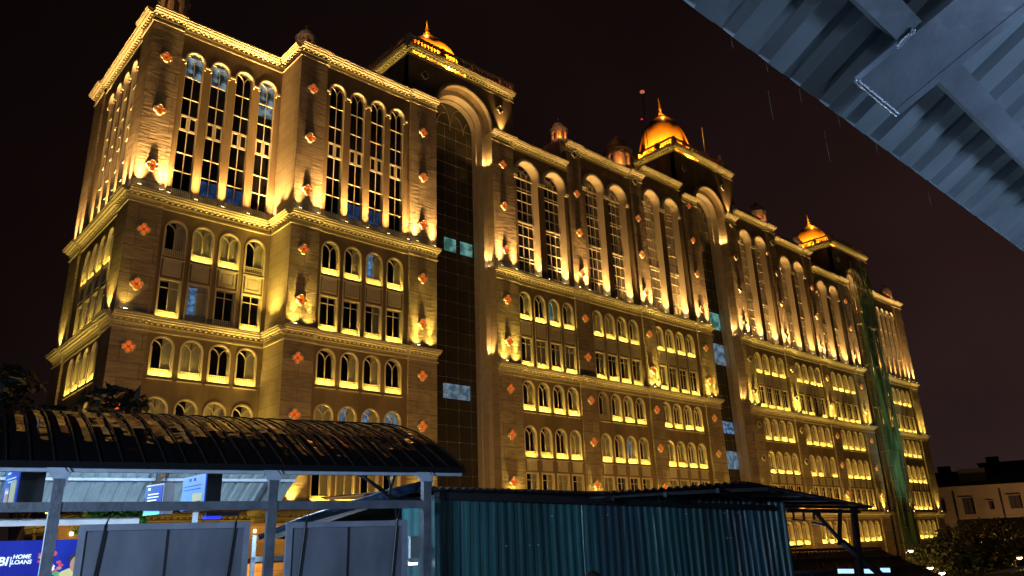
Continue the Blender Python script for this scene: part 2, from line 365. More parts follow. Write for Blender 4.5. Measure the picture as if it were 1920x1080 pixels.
# lights prototypes
rl = random.Random(12)
SILL = lamp('sill_light', 'AREA', (0, 0, 0), 27, YEL, shape='RECTANGLE', size=1.1, size_y=.07)
sillM = (Matrix.Rotation(R_(180-12), 3, 'X'))
def sill_light(f, x, z, e=1):
    e = e*rl.choice([.7, .9, 1, 1, 1.2])
    d = SILL.data
    if e != 1:
        key = 'sill_light_%.2f' % e; d = bpy.data.lights.get(key)
        if not d: d = SILL.data.copy(); d.name = key; d.energy = SILL.data.energy*e
    o = bpy.data.objects.new('sill_light', d); COL.objects.link(o); o.parent = B
    p = W(f, x, -.13, z-.02); o.location = (p[0]-60, p[1]-50, p[2]-GZ)
    o.rotation_euler = (Matrix.Rotation(RZ(f), 3, 'Z') @ sillM).to_euler(); return o
UPK = 16.0
UPD = {}
UPMESH = None
UPN = [0]
def uplight(f, x, z, e=90, col=WARM, y=-.30, tilt=5, size=62, blend=.8, fix=True, r=.05, throw=0):
    global UPMESH
    e = e*UPK*rl.choice([.7, 1, 1, 1.2]); k = (e, col, size)
    if k not in UPD:
        d = bpy.data.lights.new('uplight_beam', 'SPOT'); d.energy = e; d.color = col; d.spot_size = R_(size); d.spot_blend = blend; d.shadow_soft_size = r; UPD[k] = d
    o = bpy.data.objects.new('uplight_beam', UPD[k]); COL.objects.link(o); o.parent = B
    p = W(f, x, y, z+.16); o.location = (p[0]-60, p[1]-50, p[2]-GZ)
    o.rotation_euler = (Matrix.Rotation(RZ(f), 3, 'Z') @ Matrix.Rotation(R_(180-tilt), 3, 'X')).to_euler()
    if throw:
        k2 = (e*throw, col, 'n')
        if k2 not in UPD:
            d = bpy.data.lights.new('uplight_beam', 'SPOT'); d.energy = e*throw; d.color = col; d.spot_size = R_(34); d.spot_blend = 1; d.shadow_soft_size = r; UPD[k2] = d
        o2 = bpy.data.objects.new('uplight_beam', UPD[k2]); COL.objects.link(o2); o2.parent = B; o2.location = o.location
        o2.rotation_euler = (Matrix.Rotation(RZ(f), 3, 'Z') @ Matrix.Rotation(R_(180-6), 3, 'X')).to_euler()
    if fix:
        if UPMESH is None:
            m = MB(); m.box(-.13, .13, -.07, .07, 0, .10); m.box(-.11, .11, -.05, .05, .10, .115, 1); m.box(-.16, -.13, -.03, .03, 0, .14); m.box(.13, .16, -.03, .03, 0, .14)
            ob = m.build('uplight', [M['fixture'], emat('lamp_lens', (1, .75, .35), 30)], B); UPMESH = ob.data
        else:
            ob = bpy.data.objects.new('uplight', UPMESH); COL.objects.link(ob); ob.parent = B
        p = W(f, x, y, z); ob.location = (p[0]-60, p[1]-50, p[2]-GZ); ob.rotation_euler = (0, 0, RZ(f))
STRD = {}
def strip(f, x0, x1, z, y=-.22, e=9, col=YEL, tilt=0, down=False):
    """LED strip on a string course, energy per metre"""
    n = max(1, round((x1-x0)/8)); 
    for k in range(n):
        a = x0+(x1-x0)*k/n; b = x0+(x1-x0)*(k+1)/n
        d = bpy.data.lights.new('cornice_strip_light', 'AREA'); d.shape = 'RECTANGLE'; d.size = b-a; d.size_y = .05; d.energy = e*(b-a); d.color = col
        o = bpy.data.objects.new('cornice_strip_light', d); COL.objects.link(o); o.parent = B
        p = W(f, (a+b)/2, y, z); o.location = (p[0]-60, p[1]-50, p[2]-GZ)
        o.rotation_euler = (Matrix.Rotation(RZ(f), 3, 'Z') @ Matrix.Rotation(R_(180-tilt), 3, 'X')).to_euler()

# walls -------------------------------------------------------
def cbox(m, kind, mi=0):
    if kind in 'rb': m.box(.02, .62, .20, .22, .1, 2.36, mi)
    if kind in 'lb': m.box(-.62, -.02, .20, .22, .1, 2.36, mi)
KM = {}
def kid(win, kind):
    if kind == 'n': return
    if kind not in KM:
        m = MB()
        if kind in ('r', 'b', 'l'): cbox(m, kind); o = m.build('curtain', [M['curtain']], win)
        else:
            z = {'top': (9.1, 10.8), 'top2': (8.2, 10.8), 'low': (.68, 1.85)}.get(kind, (.4, 2.3)); m.box(-.59, .59, .34, .36, *z)
            o = m.build('lit_room', [M[kind if kind in M else ('litlow' if kind == 'low' else 'littop')]], win)
        KM[kind] = (o.name.split('.')[0], o.data)
    else:
        o = bpy.data.objects.new(*KM[kind]); COL.objects.link(o); o.parent = win
n_arch = 0
rest = MB()   # far / lowest arched windows, merged
PARTFACES = {S1: 3, S2: 3, A3: 3, B3: 3, C3: 3, A4: 3, B4: 3, C4: 1, SD: 2, S5: 0}
OFF_A = {(id(S1), 0, 0), (id(S1), 0, 3), (id(S1), 2, 2), (id(B3), 1, 0), (id(B4), 2, 2)}
OFF_R = {(id(S1), 0, 1), (id(S1), 0, 2), (id(B4), 0, 2)}
COOL = {(id(S2), 0, 2): 'litblue', (id(A3), 0, 2): 'litteal', (id(C4), 2, 1): 'litgrey', (id(B4), 2, 2): 'litgrey', (id(C3), 0, 2): 'litgrey', (id(A4), 0, 1): 'litgrey', (id(B3), 2, 2): 'litblue',
        (id(S2), 2, 0): 'litgrey', (id(S2), 2, 1): 'litgrey', (id(S2), 2, 2): 'litblue', (id(S2), 2, 3): 'litgrey'}
rc = random.Random(3)
for f in FACES:
    holes = []; items = []
    for ri, (z0, z1) in enumerate(AROWS):
        if f.side and ri > 3: continue
        for k, x in enumerate(wc(f)):
            win = None; h = z1-z0; holes.append(arch(x, WW, z0, z0+2.34))
            off = (id(f), ri, k) in OFF_A
            if not off: sill_light(f, x, z0, 1 if f.Y or f.side else 1)
            cur = rc.choice(['r', 'r', 'r', 'n', 'b', 'r', 'n']); cl = COOL.get((id(f), ri, k))
            if ri < PARTFACES[f]:
                win = place(AP, f, x, z0); n_arch += 1
                kid(win, cur)
                if cl: kid(win, cl)
            else:
                T = FT(f) @ Matrix.Translation((x, 0, z0))
                for src, mi in ((AP, 0), (KIDS[AP.data.name][0], 1), (KIDS[AP.data.name][1], 2)):
                    rest.T = T; rest.add([v.co for v in src.data.vertices], [tuple(p.vertices) for p in src.data.polygons], mi)
                cbox(rest, cur, 3)
                if cl: rest.box(-.6, .6, .34, .36, .4, 2.3, 4)
    for ri, (z0, z1) in enumerate(RROWS):
        for k, x in enumerate(wc(f)):
            holes.append(rect(x-WW/2, x+WW/2, z0, z0+2.38)); win = place(RP, f, x, z0)
            if (id(f), ri, k) not in OFF_R: sill_light(f, x, z0, 1.1)
            kid(win, rc.choice(['r', 'r', 'b', 'n', 'r']))
            if (id(f), ri, k) == (id(S1), 0, 1): kid(win, 'litblue')
    deep = []
    if f in DEEP:
        zt = DEEP[f]
        if f not in DP: DP[f] = deep_proto(zt)
        pr = DP[f]
        for s in (-1, 1):
            x = f.c+s*1.72; deep.append(arch(x, 2.65, 22.05, zt, 20, 1.325)); place(pr, f, x, 22.05)
    else:
        for k, x in enumerate(wc(f)):
            holes.append(arch(x, 1.2, 21.85, 32.8)); win = place(SP, f, x, 21.85)
            if f is S1:
                kid(win, {0: 'top', 1: 'top', 2: 'n', 3: 'top2'}[k])
                if k in (1, 2): kid(win, 'low')
            if f is S2 and k in (1, 2): kid(win, 'low')
    wl = MB(); wl.T = FT(f)
    zt = f.ztop-.02
    wl.slab(rect(f.x0, f.x1, GZ, 21.40), 0, .42, holes=[h for h in holes if h[0][1] < 21], mi=0, rmi=1)
    if deep: wl.slab(rect(f.x0, f.x1, 21.41, zt), 0, .86, holes=deep, mi=0, rmi=1)
    else: wl.slab(rect(f.x0, f.x1, 21.41, zt), 0, .42, holes=[h for h in holes if h[0][1] > 21], mi=0, rmi=1)
    bpart(wl, 'wall', [M['stucco'], M['ring']])
    # spandrel panels and channel bars
    for hgt, za in ((1.05, 16.55), (.75, 5.55)):
        for x in wc(f):
            if hgt not in SPAN:
                sp = MB(); sp.slab(rect(-.55, .55, 0, hgt), -.06, .01, [rect(-.42, .42, .12, hgt-.12)]); sp.box(-.425, .425, -.02, .0, .115, hgt-.115)
                sp.box(-.33, .33, -.05, -.019, .20, hgt-.20); sp.box(-.60, .60, -.10, .01, hgt-.002, hgt+.06); SPAN[hgt] = sp.build('spandrel_panel', [M['trim']])
            place(SPAN[hgt], f, x, za)
    sp = MB(); sp.T = FT(f)
    for x in [f.c+PITCH*(k-2) for k in range(5)]:
        for s in (-1, 1):
            if (x < f.c-3 and s < 0) or (x > f.c+3 and s > 0): continue
            sp.box(x+s*.17-.025, x+s*.17+.025, -.07, 0, 13.85, 19.4)
    sp.box(f.c-3.4, f.c+3.4, -.04, 0, 19.40, 19.44) if 0 else None
    bpart(sp, 'channel_bars', [M['trim']])
    bk = MB(); bk.T = FT(f); bk.box(f.x0, f.x1, 1.1, 1.3, GZ, f.ztop-.3); bpart(bk, 'dark_backing', [M['dark']])  # near-black sheet: darkness of the unlit rooms put into its colour
bpart(rest, 'distant_arched_windows', [M['ring'], M['glass'], M['lattice'], M['curtain'], M['litgrey']], kind='stuff')

# piers -------------------------------------------------------
MF = Face(0, 0, 0, YM); MF1 = Face(0, 0, 0, Y1)
PIERS = [  # face frame, x0, x1, ztop, quatrefoil x, lit, style
    (MF1, 11.595, 13.6, 34.95, 12.62, 1), (MF, 20.85, 22.95, 34.9, 21.83, 1), (MF, 30.35, 32.85, 34.9, 31.53, 1),
    (MF, 38.9, 41.4, 34.5, 40.05, 1), (MF, 48.4, 50.4, 36.8, 49.5, 1), (MF, 58.0, 60.0, 36.8, 58.8, 1), (MF, 67.3, 69.95, 36.9, 68.45, 1),
    (MF, 75.9, 78.2, 36.9, 77.17, 0), (MF, 85.7, 87.6, 38.1, 86.7, 0), (MF, 94.9, 96.9, 36.9, 95.9, 1), (MF, 104.7, 107.5, 35.0, 105.9, 1),
    (MF, 113.5, 116.2, 34.95, 114.9, 0), (MF, 123.9, 126.6, 34.95, 125.4, 0),
    (SD, 11.3, 13.55, 34.95, 12.45, 1), (SD, 0, 2.4, 34.95, 1.1, 1)]
QZ = [31.55, 27.55, 23.5, 19.15, 15.6, 11.75, 8.15, 4.6]
def quatre(lit):
    m = MB()
    QS = 1.02
    def lobes(d, rr, n=48):
        o = []
        for k in range(n):
            t = 2*math.pi*k/n; ph = (t+math.pi/4) % (math.pi/2)-math.pi/4; r = d*math.cos(ph)+math.sqrt(max(0, rr*rr-(d*math.sin(ph))**2)); o.append((r*QS*math.cos(t), r*QS*math.sin(t)))
        return o
    m.slab(lobes(.20, .19), -.16, .0, [lobes(.20, .145)]); ri = m.build('quatrefoil_lamp', [M['quatre_rim']])
    p = MB(); p.slab(lobes(.20, .143), -.05, .0, back=True, mi=1)
    for a in range(4):
        t = a*math.pi/2; cx, cz = .20*QS*math.cos(t), .20*QS*math.sin(t); n = 10
        vs = [(cx, -.14, cz)]
        for q, (rr, yy) in enumerate(((.07*QS, -.135), (.115*QS, -.11), (.135*QS, -.06))):
            vs += [(cx+rr*math.cos(2*math.pi*k/n), yy, cz+rr*math.sin(2*math.pi*k/n)) for k in range(n)]
        fs = [(0, 1+k, 1+(k+1) % n) for k in range(n)]
        for q in range(2): fs += [(1+q*n+k, 1+q*n+(k+1) % n, 1+(q+1)*n+(k+1) % n, 1+(q+1)*n+k) for k in range(n)]
        p.add(vs, fs)
    pe = p.build('petals', [M['petal'] if lit else M['petal_off'], M['terracotta'] if lit else M['petal_off']], ri, smooth=False); KIDS[ri.data.name] = [pe]
    return ri
QL, QO = quatre(1), quatre(0); qn = 0
piers = []
for (f, x0, x1, zt, qx, lit) in PIERS:
    m = MB(); m.T = FT(f); m.box(x0, x1, -.16, .86, GZ, zt-.9)
    if f is MF1: pass
    o = bpart(m, 'pier', [M['stone']])
    zs = list(QZ)
    if f is MF and qx in (49.5, 58.8, 68.45, 77.17, 86.7): zs.append(35.75)
    for z in zs:
        if f is SD and z < 9: continue
        if qn >= 99: break
        pr = QL if (lit and z < 35) or (lit and qx == 68.45) else QO
        q = place(pr, f, qx, z); p = W(f, qx, -.16, z); q.location = (p[0]-60, p[1]-50, p[2]-GZ); qn += 1
    far = x0 > 70 and not f.side
    # uplights at the foot of each tier
    if f.side:
        for s in (.22, .8): uplight(f, x0+(x1-x0)*s, 21.78, 84, WARM, y=-.50, throw=3.6)
        uplight(f, (x0+x1)/2, 13.78, 70, YEL, y=-.5, size=80)
    else:
        for s in (.18, .82): uplight(f, x0+(x1-x0)*s, 21.78, 84, WARM, y=-.50, throw=3.6)
        if f is MF1: uplight(f, (x0+x1)/2-.5, 13.78, 12, YEL, y=-.5, size=80)
        elif qx not in (49.5, ):
            for s in (.25, .75): uplight(f, x0+(x1-x0)*s, 13.78, 17, YEL, y=-.48, size=120, throw=9, fix=(s < .5))
        uplight(f, (x0+x1)/2, 2.52, 60, YEL, y=-.5, size=80)
# cornices ----------------------------------------------------
def cornice(m, x0, x1, zt, d=0.0, deep=.5, h=.9, slope=False, ret=False):
    """zt: top. d: how far the wall stands proud"""
    y = -d
    m.box(x0, x1, y-.09, y, zt-h, zt-h+.09)                    # string course
    m.box(x0, x1, y-.05, y, zt-.56, zt-.50)
    n = max(1, round((x1-x0)/.36))
    for k in range(n):
        xa = x0+(x1-x0)*(k+.5)/n; m.box(xa-.065, xa+.065, y-.20, y-.0, zt-.43, zt-.30)
    m.box(x0-.0, x1+.0, y-.34, y, zt-.298, zt-.20); m.box(x0, x1, y-deep, y, zt-.197, zt-.09); m.box(x0, x1, y-deep-.07, y, zt-.087, zt)
def corn_line(f, x0, x1, zt, pier=False, e=8, **k):
    m = MB(); m.T = FT(f); d = .16 if pier else 0; cornice(m, x0, x1, zt, d, **k); bpart(m, 'cornice', [M['trim']])
    if e: strip(f, x0, x1, zt-.79, y=-.24-d, e=e, tilt=0)
E_C = 3.2
for f in FACES:
    for zt in (21.75, 13.75, 2.55, f.ztop): corn_line(f, f.x0, f.x1, zt, e=E_C*(.45 if zt < 22 else .6))
for (f, x0, x1, zt, qx, lit) in PIERS:
    a, b = x0-.12, x1+.12
    if f is MF1: b = x1
    if f is SD and x0 > 5: b = x1
    for z in (21.75, 13.75, 2.55, zt): corn_line(f, a, b, z, pier=True, e=E_C*(.3 if z < 22 else .5))
# side return wall between S1 and S2 (X = 20.85), its cornices and lights
rt = Face(0, 0, 0, 0); 
class Ret(Face): pass
def W2(f, x, y, z): return (20.85+y, 46.6-x, z)
m = MB(); m.box(20.86, 21.4, YM+.86, 46.6, GZ, 34.0); bpart(m, 'return_wall', [M['ashlar']])
for zt in (21.75, 13.75, 2.55, 34.9):
    m = MB(); m.T = Matrix.Translation((20.85, 46.6, 0)) @ Matrix.Rotation(R_(-90), 4, 'Z'); cornice(m, 0, 3.0, zt, 0, deep=.45); bpart(m, 'cornice', [M['trim']])
m = MB(); m.box(20.845, 20.86, YM-.16, YM+.9, GZ, 34.0); bpart(m, 'return_facing', [M['ashlar']])
for (yy, z, e) in ((45.9, 21.8, 3500), (44.6, 21.8, 2500), (45.5, 13.8, 1700), (44.7, 13.8, 1700), (45.2, 2.6, 2500)):
    d = bpy.data.lights.new('uplight_beam', 'SPOT'); d.energy = e; d.color = WARM if z > 20 else YEL; d.spot_size = R_(85); d.spot_blend = .9; d.shadow_soft_size = .06
    for big in (0, 1):
        if big: d = d.copy(); d.energy *= 6; d.spot_size = R_(26)
        o = bpy.data.objects.new('uplight_beam', d); COL.objects.link(o); o.parent = B; o.location = (20.2-60, yy-50, z+.15-GZ); o.rotation_euler = (R_(180), R_(-5), 0)
# uplights between the tall windows
for f in FACES:
    if f in DEEP:
        for s in (-1, 1):
            x = f.c+s*1.72
            uplight(f, x+1.02, 22.1, 52, WARM, y=.28, size=75, tilt=0, throw=4)
            uplight(f, x-1.02, 22.1, 50, WARM, y=.28, size=75, tilt=0, fix=True)
        m = MB(); m.T = FT(f)
        for s in (-1, 1): m.box(f.c+s*1.72-1.32, f.c+s*1.72+1.32, .0, .85, 21.95, 22.05)
        bpart(m, 'window_ledge', [M['trim']])
    else:
        for k in range(5): uplight(f, f.c+PITCH*(k-2), 21.78, 62, WARM, y=-.38, size=60, throw=4.4)

# ------------------------------------------------------------------ central towers with the great arches
TOW = [(30.2, 41.6, 35.87, 39.4, 37.45, 3.0, 0), (67.0, 79.0, 72.93, 43.2, 39.3, 2.98, 1), (104.8, 116.6, 110.5, 40.7, 37.4, 3.0, 2)]
for (x0, x1, xc, zt, za, r, ti) in TOW:
    zs = za-r; f = MF
    m = MB(); m.T = FT(f)
    zlow = {0: 34.4, 1: 36.5, 2: 34.6}[ti]
    hole = arch(xc, 2*r, zlow-3, za, 28, r)
    poly = [(x0, zlow), (xc-r, zlow)]+[(p[0], p[1]) for p in reversed(arch(xc, 2*r, zlow-3, za, 28, r)[2:]) if p[1] > zlow]+[(xc+r, zlow), (x1, zlow), (x1, zt-.9), (x0, zt-.9)]
    m.slab(poly, .0, .6)
    m.box(x0, xc-r-.05, .6, 6.2, zlow, zt-.9) if 0 else None
    bpart(m, 'tower_front', [M['stucco']])
    m = MB(); m.T = FT(f)
    m.box(x0, x0+.4, .02, 5.6, zlow-1.5, zt-.02); m.box(x1-.4, x1, .02, 5.6, zlow-1.5, zt-.02); m.box(x0, x1, 5.2, 5.6, zlow-1.5, zt-.02); m.box(x0+.05, x1-.05, .6, 5.6, zt-.5, zt-.05)
    bpart(m, 'tower_wall', [M['stucco']])
    # jambs: pier flank strips and stepped archivolts
    m = MB(); m.T = FT(f)
    ao = arch(xc, 2*r, GZ, za, 28, r); ai = arch(xc, 2*r-.9, GZ, za-.45, 28, r-.45); aj = arch(xc, 2*r-1.15, GZ, za-.575, 28, r-.575)
    m.slab([(p[0], max(p[1], GZ)) for p in ao], .62, 1.35, [[(p[0], p[1]+.001 if i < 2 else p[1]) for i, p in enumerate(ai)]], mi=0)
    m.slab([(p[0]*1, p[1]) for p in ai], 1.33, 1.9, [[(p[0], p[1]+.001 if i < 2 else p[1]) for i, p in enumerate(aj)]], mi=0)
    bpart(m, 'archivolt', [M['trim']])
    # outer raised arch ring around the opening
    m = MB(); m.T = FT(f)
    def half(rr, z0): return [p for p in arch(xc, 2*rr, z0, zs+rr, 28, rr)]
    z0 = zlow
    m.slab(shoe(2*r+.6, 2*r, z0, za+.3, 28, xc), -.22, .02); m.slab(shoe(2*r+.36, 2*r+.1, z0, za+.18, 28, xc), -.30, -.218)
    bpart(m, 'arch_moulding', [M['trim']])
    m = MB(); m.T = FT(f)
    for (xa, xb) in ((xc-r-.012, xc-r), (xc+r, xc+r+.012)): m.box(xa, xb, -.165, .63, GZ, zlow)
    bpart(m, 'jamb', [M['ashlar']])
    # glass wall with node grid
    gx0, gx1 = xc-r+.55, xc+r-.55
    m = MB(); m.T = FT(f); m.slab(arch(xc, 2*r-1.0, GZ, za-.5, 28, r-.5), 1.86, 1.9, back=True); gw = bpart(m, 'glass_wall', [M['darkglass']])
    m = MB(); m.T = FT(f)
    xs = [xc-1.22*1.0-1.22, xc-1.22, xc, xc+1.22, xc+2.44]; xs = [xc-1.83, xc-.61, xc+.61, xc+1.83]
    zz = []; z = GZ+.5
    while z < zs+.5: zz.append(z); z += 1.235
    for x in xs: m.box(x-.006, x+.006, 1.84, 1.862, GZ, zs)
    for z in zz: m.box(gx0, gx1, 1.84, 1.862, z-.010, z+.010)
    for x in xs:
        for z in zz: m.lathe([(.055, 0), (.055, .0), (.03, .03)], (0, 0, 0), 6) if 0 else m.box(x-.045, x+.045, 1.80, 1.85, z-.045, z+.045)
    for cx in (xc-1.45, xc, xc+1.45):
        for s in (-1, 1):
            pts = [(cx+s*.95*(1-math.cos(t)), 1.83, zs-.2+2.3*math.sin(t)*(1.0 if cx == xc else .7)) for t in [q*math.pi/2/9 for q in range(10)]]
            for a, b in zip(pts, pts[1:]):
                if math.hypot(b[0]-xc, b[2]-zs) < r-.65: m.bar(a, b, .06, .05)
    o = m.build('glazing_grid', [M['fixture']], gw)
    # lit floors behind the glass
    lit = {0: [('litteal', xc-.72, xc+.50, 23.0, 24.15), ('litteal', xc+.95, xc+2.25, 23.0, 24.15), ('litgrey', xc-.9, xc+1.75, 10.85, 12.0)],
           1: [('litteal', xc-.1, xc+2.3, 22.6, 24.6), ('litgrey', xc-.2, xc+2.4, 18.5, 20.9), ('litblue', xc-.2, xc+2.3, 10.8, 12.1), ('litgrey', xc-.2, xc+2.4, 7.0, 8.9)], 2: []}[ti]
    for (k, xa, xb, za_, zb_) in lit:
        m = MB(); m.T = FT(f); m.box(xa, xb, 1.846, 1.859, za_, zb_); m.build('lit_floor', [M[k]], gw)
    # cornice and balustrade
    m = MB(); m.T = FT(f); cornice(m, x0-.2, x1+.2, zt, 0, deep=.45); bpart(m, 'cornice', [M['trim']]); strip(f, x0, x1, zt-.78, y=-.2, e=2.8)
    Tl = Matrix.Translation((x0, YM+5.6, 0)) @ Matrix.Rotation(R_(-90), 4, 'Z')
    m = MB(); m.T = Tl; cornice(m, 0, 5.65, zt, 0, deep=.42); bpart(m, 'side_cornice', [M['trim']])
    d = bpy.data.lights.new('cornice_strip_light', 'AREA'); d.shape = 'RECTANGLE'; d.size = 5.6; d.size_y = .05; d.energy = 16; d.color = YEL
    o = bpy.data.objects.new('cornice_strip_light', d); COL.objects.link(o); o.parent = B; o.location = (x0-.2-60, YM+2.8-50, zt-.78-GZ); o.rotation_euler = (Matrix.Rotation(R_(-90), 3, 'Z') @ Matrix.Rotation(R_(180), 3, 'X')).to_euler()
    m = MB()
    def balus(T, L):
        m.T = T; m.box(-.2, L, -.28, -.08, zt+.02, zt+.10); m.box(-.2, L, -.30, -.06, zt+.78, zt+.92)
        n = round(L/.34)
        for k in range(n+1):
            x = L*k/n
            if k % 10 == 0: m.box(x-.14, x+.14, -.32, -.04, zt+.10, zt+.98)
            else: m.lathe([(.06, .10), (.10, .25), (.10, .35), (.045, .55), (.07, .78)], (x, -.18, zt), 6)
    balus(FT(f) @ Matrix.Translation((x0, 0, 0)), x1-x0); balus(Tl, 5.6)
    balus(Matrix.Translation((x1, YM, 0)) @ Matrix.Rotation(R_(90), 4, 'Z'), 5.6)
    bpart(m, 'balustrade', [M['trim']])
    # uplights of the towers, grazing the jambs
    for z, e in ((21.8, 100), (13.9, 60)): uplight(f, xc+r-.22, z, e, WARM, y=.42, size=50, tilt=0, fix=(z > 20)); 
    uplight(f, xc-r+.22, 13.9, 40, WARM, y=.42, size=50, tilt=0, fix=False)
    uplight(f, xc+r+1.3, {0: 34.55, 1: 36.95, 2: 35.05}[ti], 60, WARM, y=-.3, size=60)
    uplight(f, xc+r-.45, zs-3.5, 26, WARM, y=.32, size=150, tilt=0, fix=False); uplight(f, xc-r+.45, zs-3.5, 20, WARM, y=.32, size=150, tilt=0, fix=False)
    q = place(QO, f, {0: 40.05, 1: 76.6, 2: 114.9}[ti], {0: 37.1, 1: 40.6, 2: 38.1}[ti]); q2 = place(QO, f, x0+1.6, {0: 37.1, 1: 40.6, 2: 38.1}[ti])
    # dome
    ry = 49.0; top = {0: 45.4, 1: 51.3, 2: 46.1}[ti]; rd = {0: 3.3, 1: 3.35, 2: 2.7}[ti]; base = zt+.02
    prof = [(rd*.96, 0)]
    hd = top-base-1.0
    for k in range(13):
        a = math.pi/2*k/12; prof.append((rd*math.cos(a)**.85 if k < 12 else .02, 1.0+hd*math.sin(a)**1.05 if k else 1.0))
    m = MB(); m.lathe([(rd*1.02, -6), (rd*1.02, -.01)], (xc, ry, base), 32); bpart(m, 'dome_drum', [M['stucco']])
    m = MB(); m.lathe(prof, (xc, ry, base), 40); dm = bpart(m, 'dome', [M['gold']], smooth=True)
    m = MB()   # lotus petals round the foot of the dome
    npt = 24
    for k in range(npt):
        a = 2*math.pi*k/npt; ca, sa = math.cos(a), math.sin(a); vs = []
        hw = math.pi*rd/npt*1.08
        for (tt, wd, out) in ((0, 1, 0), (.35, 1.05, .05), (.7, .85, .18), (.9, .5, .30), (1, .0, .38)):
            for s in (-1, 0, 1):
                rr = rd*1.05+out*(1.7 if ti == 1 else 1)+(.10 if s == 0 else 0); vs.append((xc+rr*ca-s*hw*wd*sa, ry+rr*sa+s*hw*wd*ca, base+.4+tt*{0: 1.25, 1: 1.7, 2: 1.3}[ti]))
        fs = [(i*3+j, i*3+j+1, (i+1)*3+j+1, (i+1)*3+j) for i in range(4) for j in range(2)]
        m.add(vs, fs)
    if ti != 0: m.build('petal_ring', [M['gold']], dm, (0, 0, 0), smooth=True)
    else: m.build('petal_ring', [M['gold']], dm, (0, 0, 0), smooth=True)
    m = MB(); fh = {0: 2.8, 1: 3.9, 2: 2.6}[ti]/3.3; c = (xc, ry, top-.06)
    m.lathe([(rd*.32, -.12), (rd*.36, 0), (rd*.30, .08), (.30, .14), (.26, .45*fh), (.36, .5*fh), (.36, .62*fh), (.22, .7*fh), (.22, 1.05*fh), (.30, 1.1*fh), (.28, 1.25*fh), (.16, 1.35*fh), (.16, 1.7*fh), (.20, 1.78*fh), (.10, 1.95*fh), (.07, 2.3*fh), (.02, 3.3*fh)], c, 14)
    o = m.build('finial', [M['gold']], dm, smooth=True)
    E = {0: 190, 1: 95, 2: 36}[ti]
    for (dx, dy, ee) in ((-rd-1.0, -rd+.3, 1.0), (rd+.9, -rd-.1, .6), (-rd-1.2, 1.0, .7), (0, -rd-1.3, 1.0)):
        px_, py_ = xc+dx, ry+dy
        lamp('dome_floodlight', 'SPOT', (px_-60, py_-50, base+.95-GZ), E*ee*95, (1, .36, .035), B, aim=(-dx*.85, -dy*.85, 2.6), spot_size=R_(110), spot_blend=.8, shadow_soft_size=.12)
    lamp('dome_floodlight', 'POINT', (xc-.8-60, ry-1.0-50, top+.3-GZ), 160, (1, .45, .08), B, shadow_soft_size=.1)

# roof parapets and rooftop kiosks --------------------------------------------------
m = MB()
def par(x0, x1, y0, y1, z0, z1): m.box(x0, x1, y0, y1, z0, z1)
par(13.2, 20.8, 48.1, 58, 34, 36.5); par(21.3, 30.2, 44.7, 58, 34, 36.2); par(41.6, 48.4, 44.7, 58, 34, 35.6)
par(48.9, 59.6, 44.7, 58, 35, 37.9); par(60.4, 66.9, 44.8, 58, 36, 38.6); par(79.1, 85.8, 44.7, 58, 36, 39.0); par(86.2, 96.6, 44.7, 58, 35, 37.7); par(97, 104.7, 44.8, 58, 34, 35.8); par(116.7, 126, 44.7, 58, 34, 35.9)
m.box(13.2, 126.4, 48.1, 58, GZ, 33.9); m.box(21.5, 126.4, 46.2, 48.09, GZ, 33.8)
bpart(m, 'roof_block', [M['roofdark']])
m = MB()
for (x0, x1, z) in ((78.3, 85.8, 38.1), (87.9, 94.9, 36.9), (97.2, 104.4, 35.0), (116.5, 126.2, 34.95)):
    m = MB(); m.box(x0, x1, YM-.1, YM+.4, z+.02, z+.5); m.box(x0-.1, x1+.1, YM-.2, YM+.5, z+.5, z+.6); bpart(m, 'parapet', [M['trim']])
def kiosk(x, y, z, s=1, glow=0, arch_front=True):
    glow *= 2
    root = bpy.data.objects.new('rooftop_kiosk', None); COL.objects.link(root); root.parent = B; root.location = (x-60, y-50, z-GZ)
    m = MB(); n = 8; r = 1.0*s
    for k in range(n):
        a = 2*math.pi*(k+.5)/n; m.box(*(lambda cx, cy: (cx-.13*s, cx+.13*s, cy-.13*s, cy+.13*s))(r*math.cos(a), r*math.sin(a)), 0, 1.5*s)
        a2 = 2*math.pi*(k+1.5)/n; p, q = Vector((r*math.cos(a), r*math.sin(a), 1.45*s)), Vector((r*math.cos(a2), r*math.sin(a2), 1.45*s)); m.bar(p, q, .2*s, .35*s)
        mid = (p+q)/2; m.bar(p+Vector((0, 0, -.35*s)), mid+Vector((0, 0, -.1*s)), .16*s, .12*s); m.bar(q+Vector((0, 0, -.35*s)), mid+Vector((0, 0, -.1*s)), .16*s, .12*s)
    m.lathe([(1.15*s, -.5*s), (1.15*s, 0)], n=8); m.lathe([(.62*s, 0), (.62*s, 1.4*s)], n=8, mi=1)
    m.build('drum', [M['terracotta'], M['kioskglow']], root)
    m = MB(); m.lathe([(1.35*s, 0), (1.3*s, .1*s), (.95*s, .18*s), (1.0*s, .4*s), (.9*s, .8*s), (.62*s, 1.15*s), (.25*s, 1.38*s), (.3*s, 1.45*s), (.1*s, 1.55*s), (.07*s, 1.9*s), (.01, 2.2*s)], (0, 0, 1.6*s), 16)
    m.build('cupola', [M['roofdark']], root, smooth=True)
    if glow:
        lamp('kiosk_light', 'POINT', (-.45*s, -.70*s, .2*s), glow, (1, .42, .10), root, shadow_soft_size=.1)
        lamp('kiosk_light', 'POINT', (.35*s, -.78*s, .2*s), glow, (1, .42, .10), root, shadow_soft_size=.1)
    return root
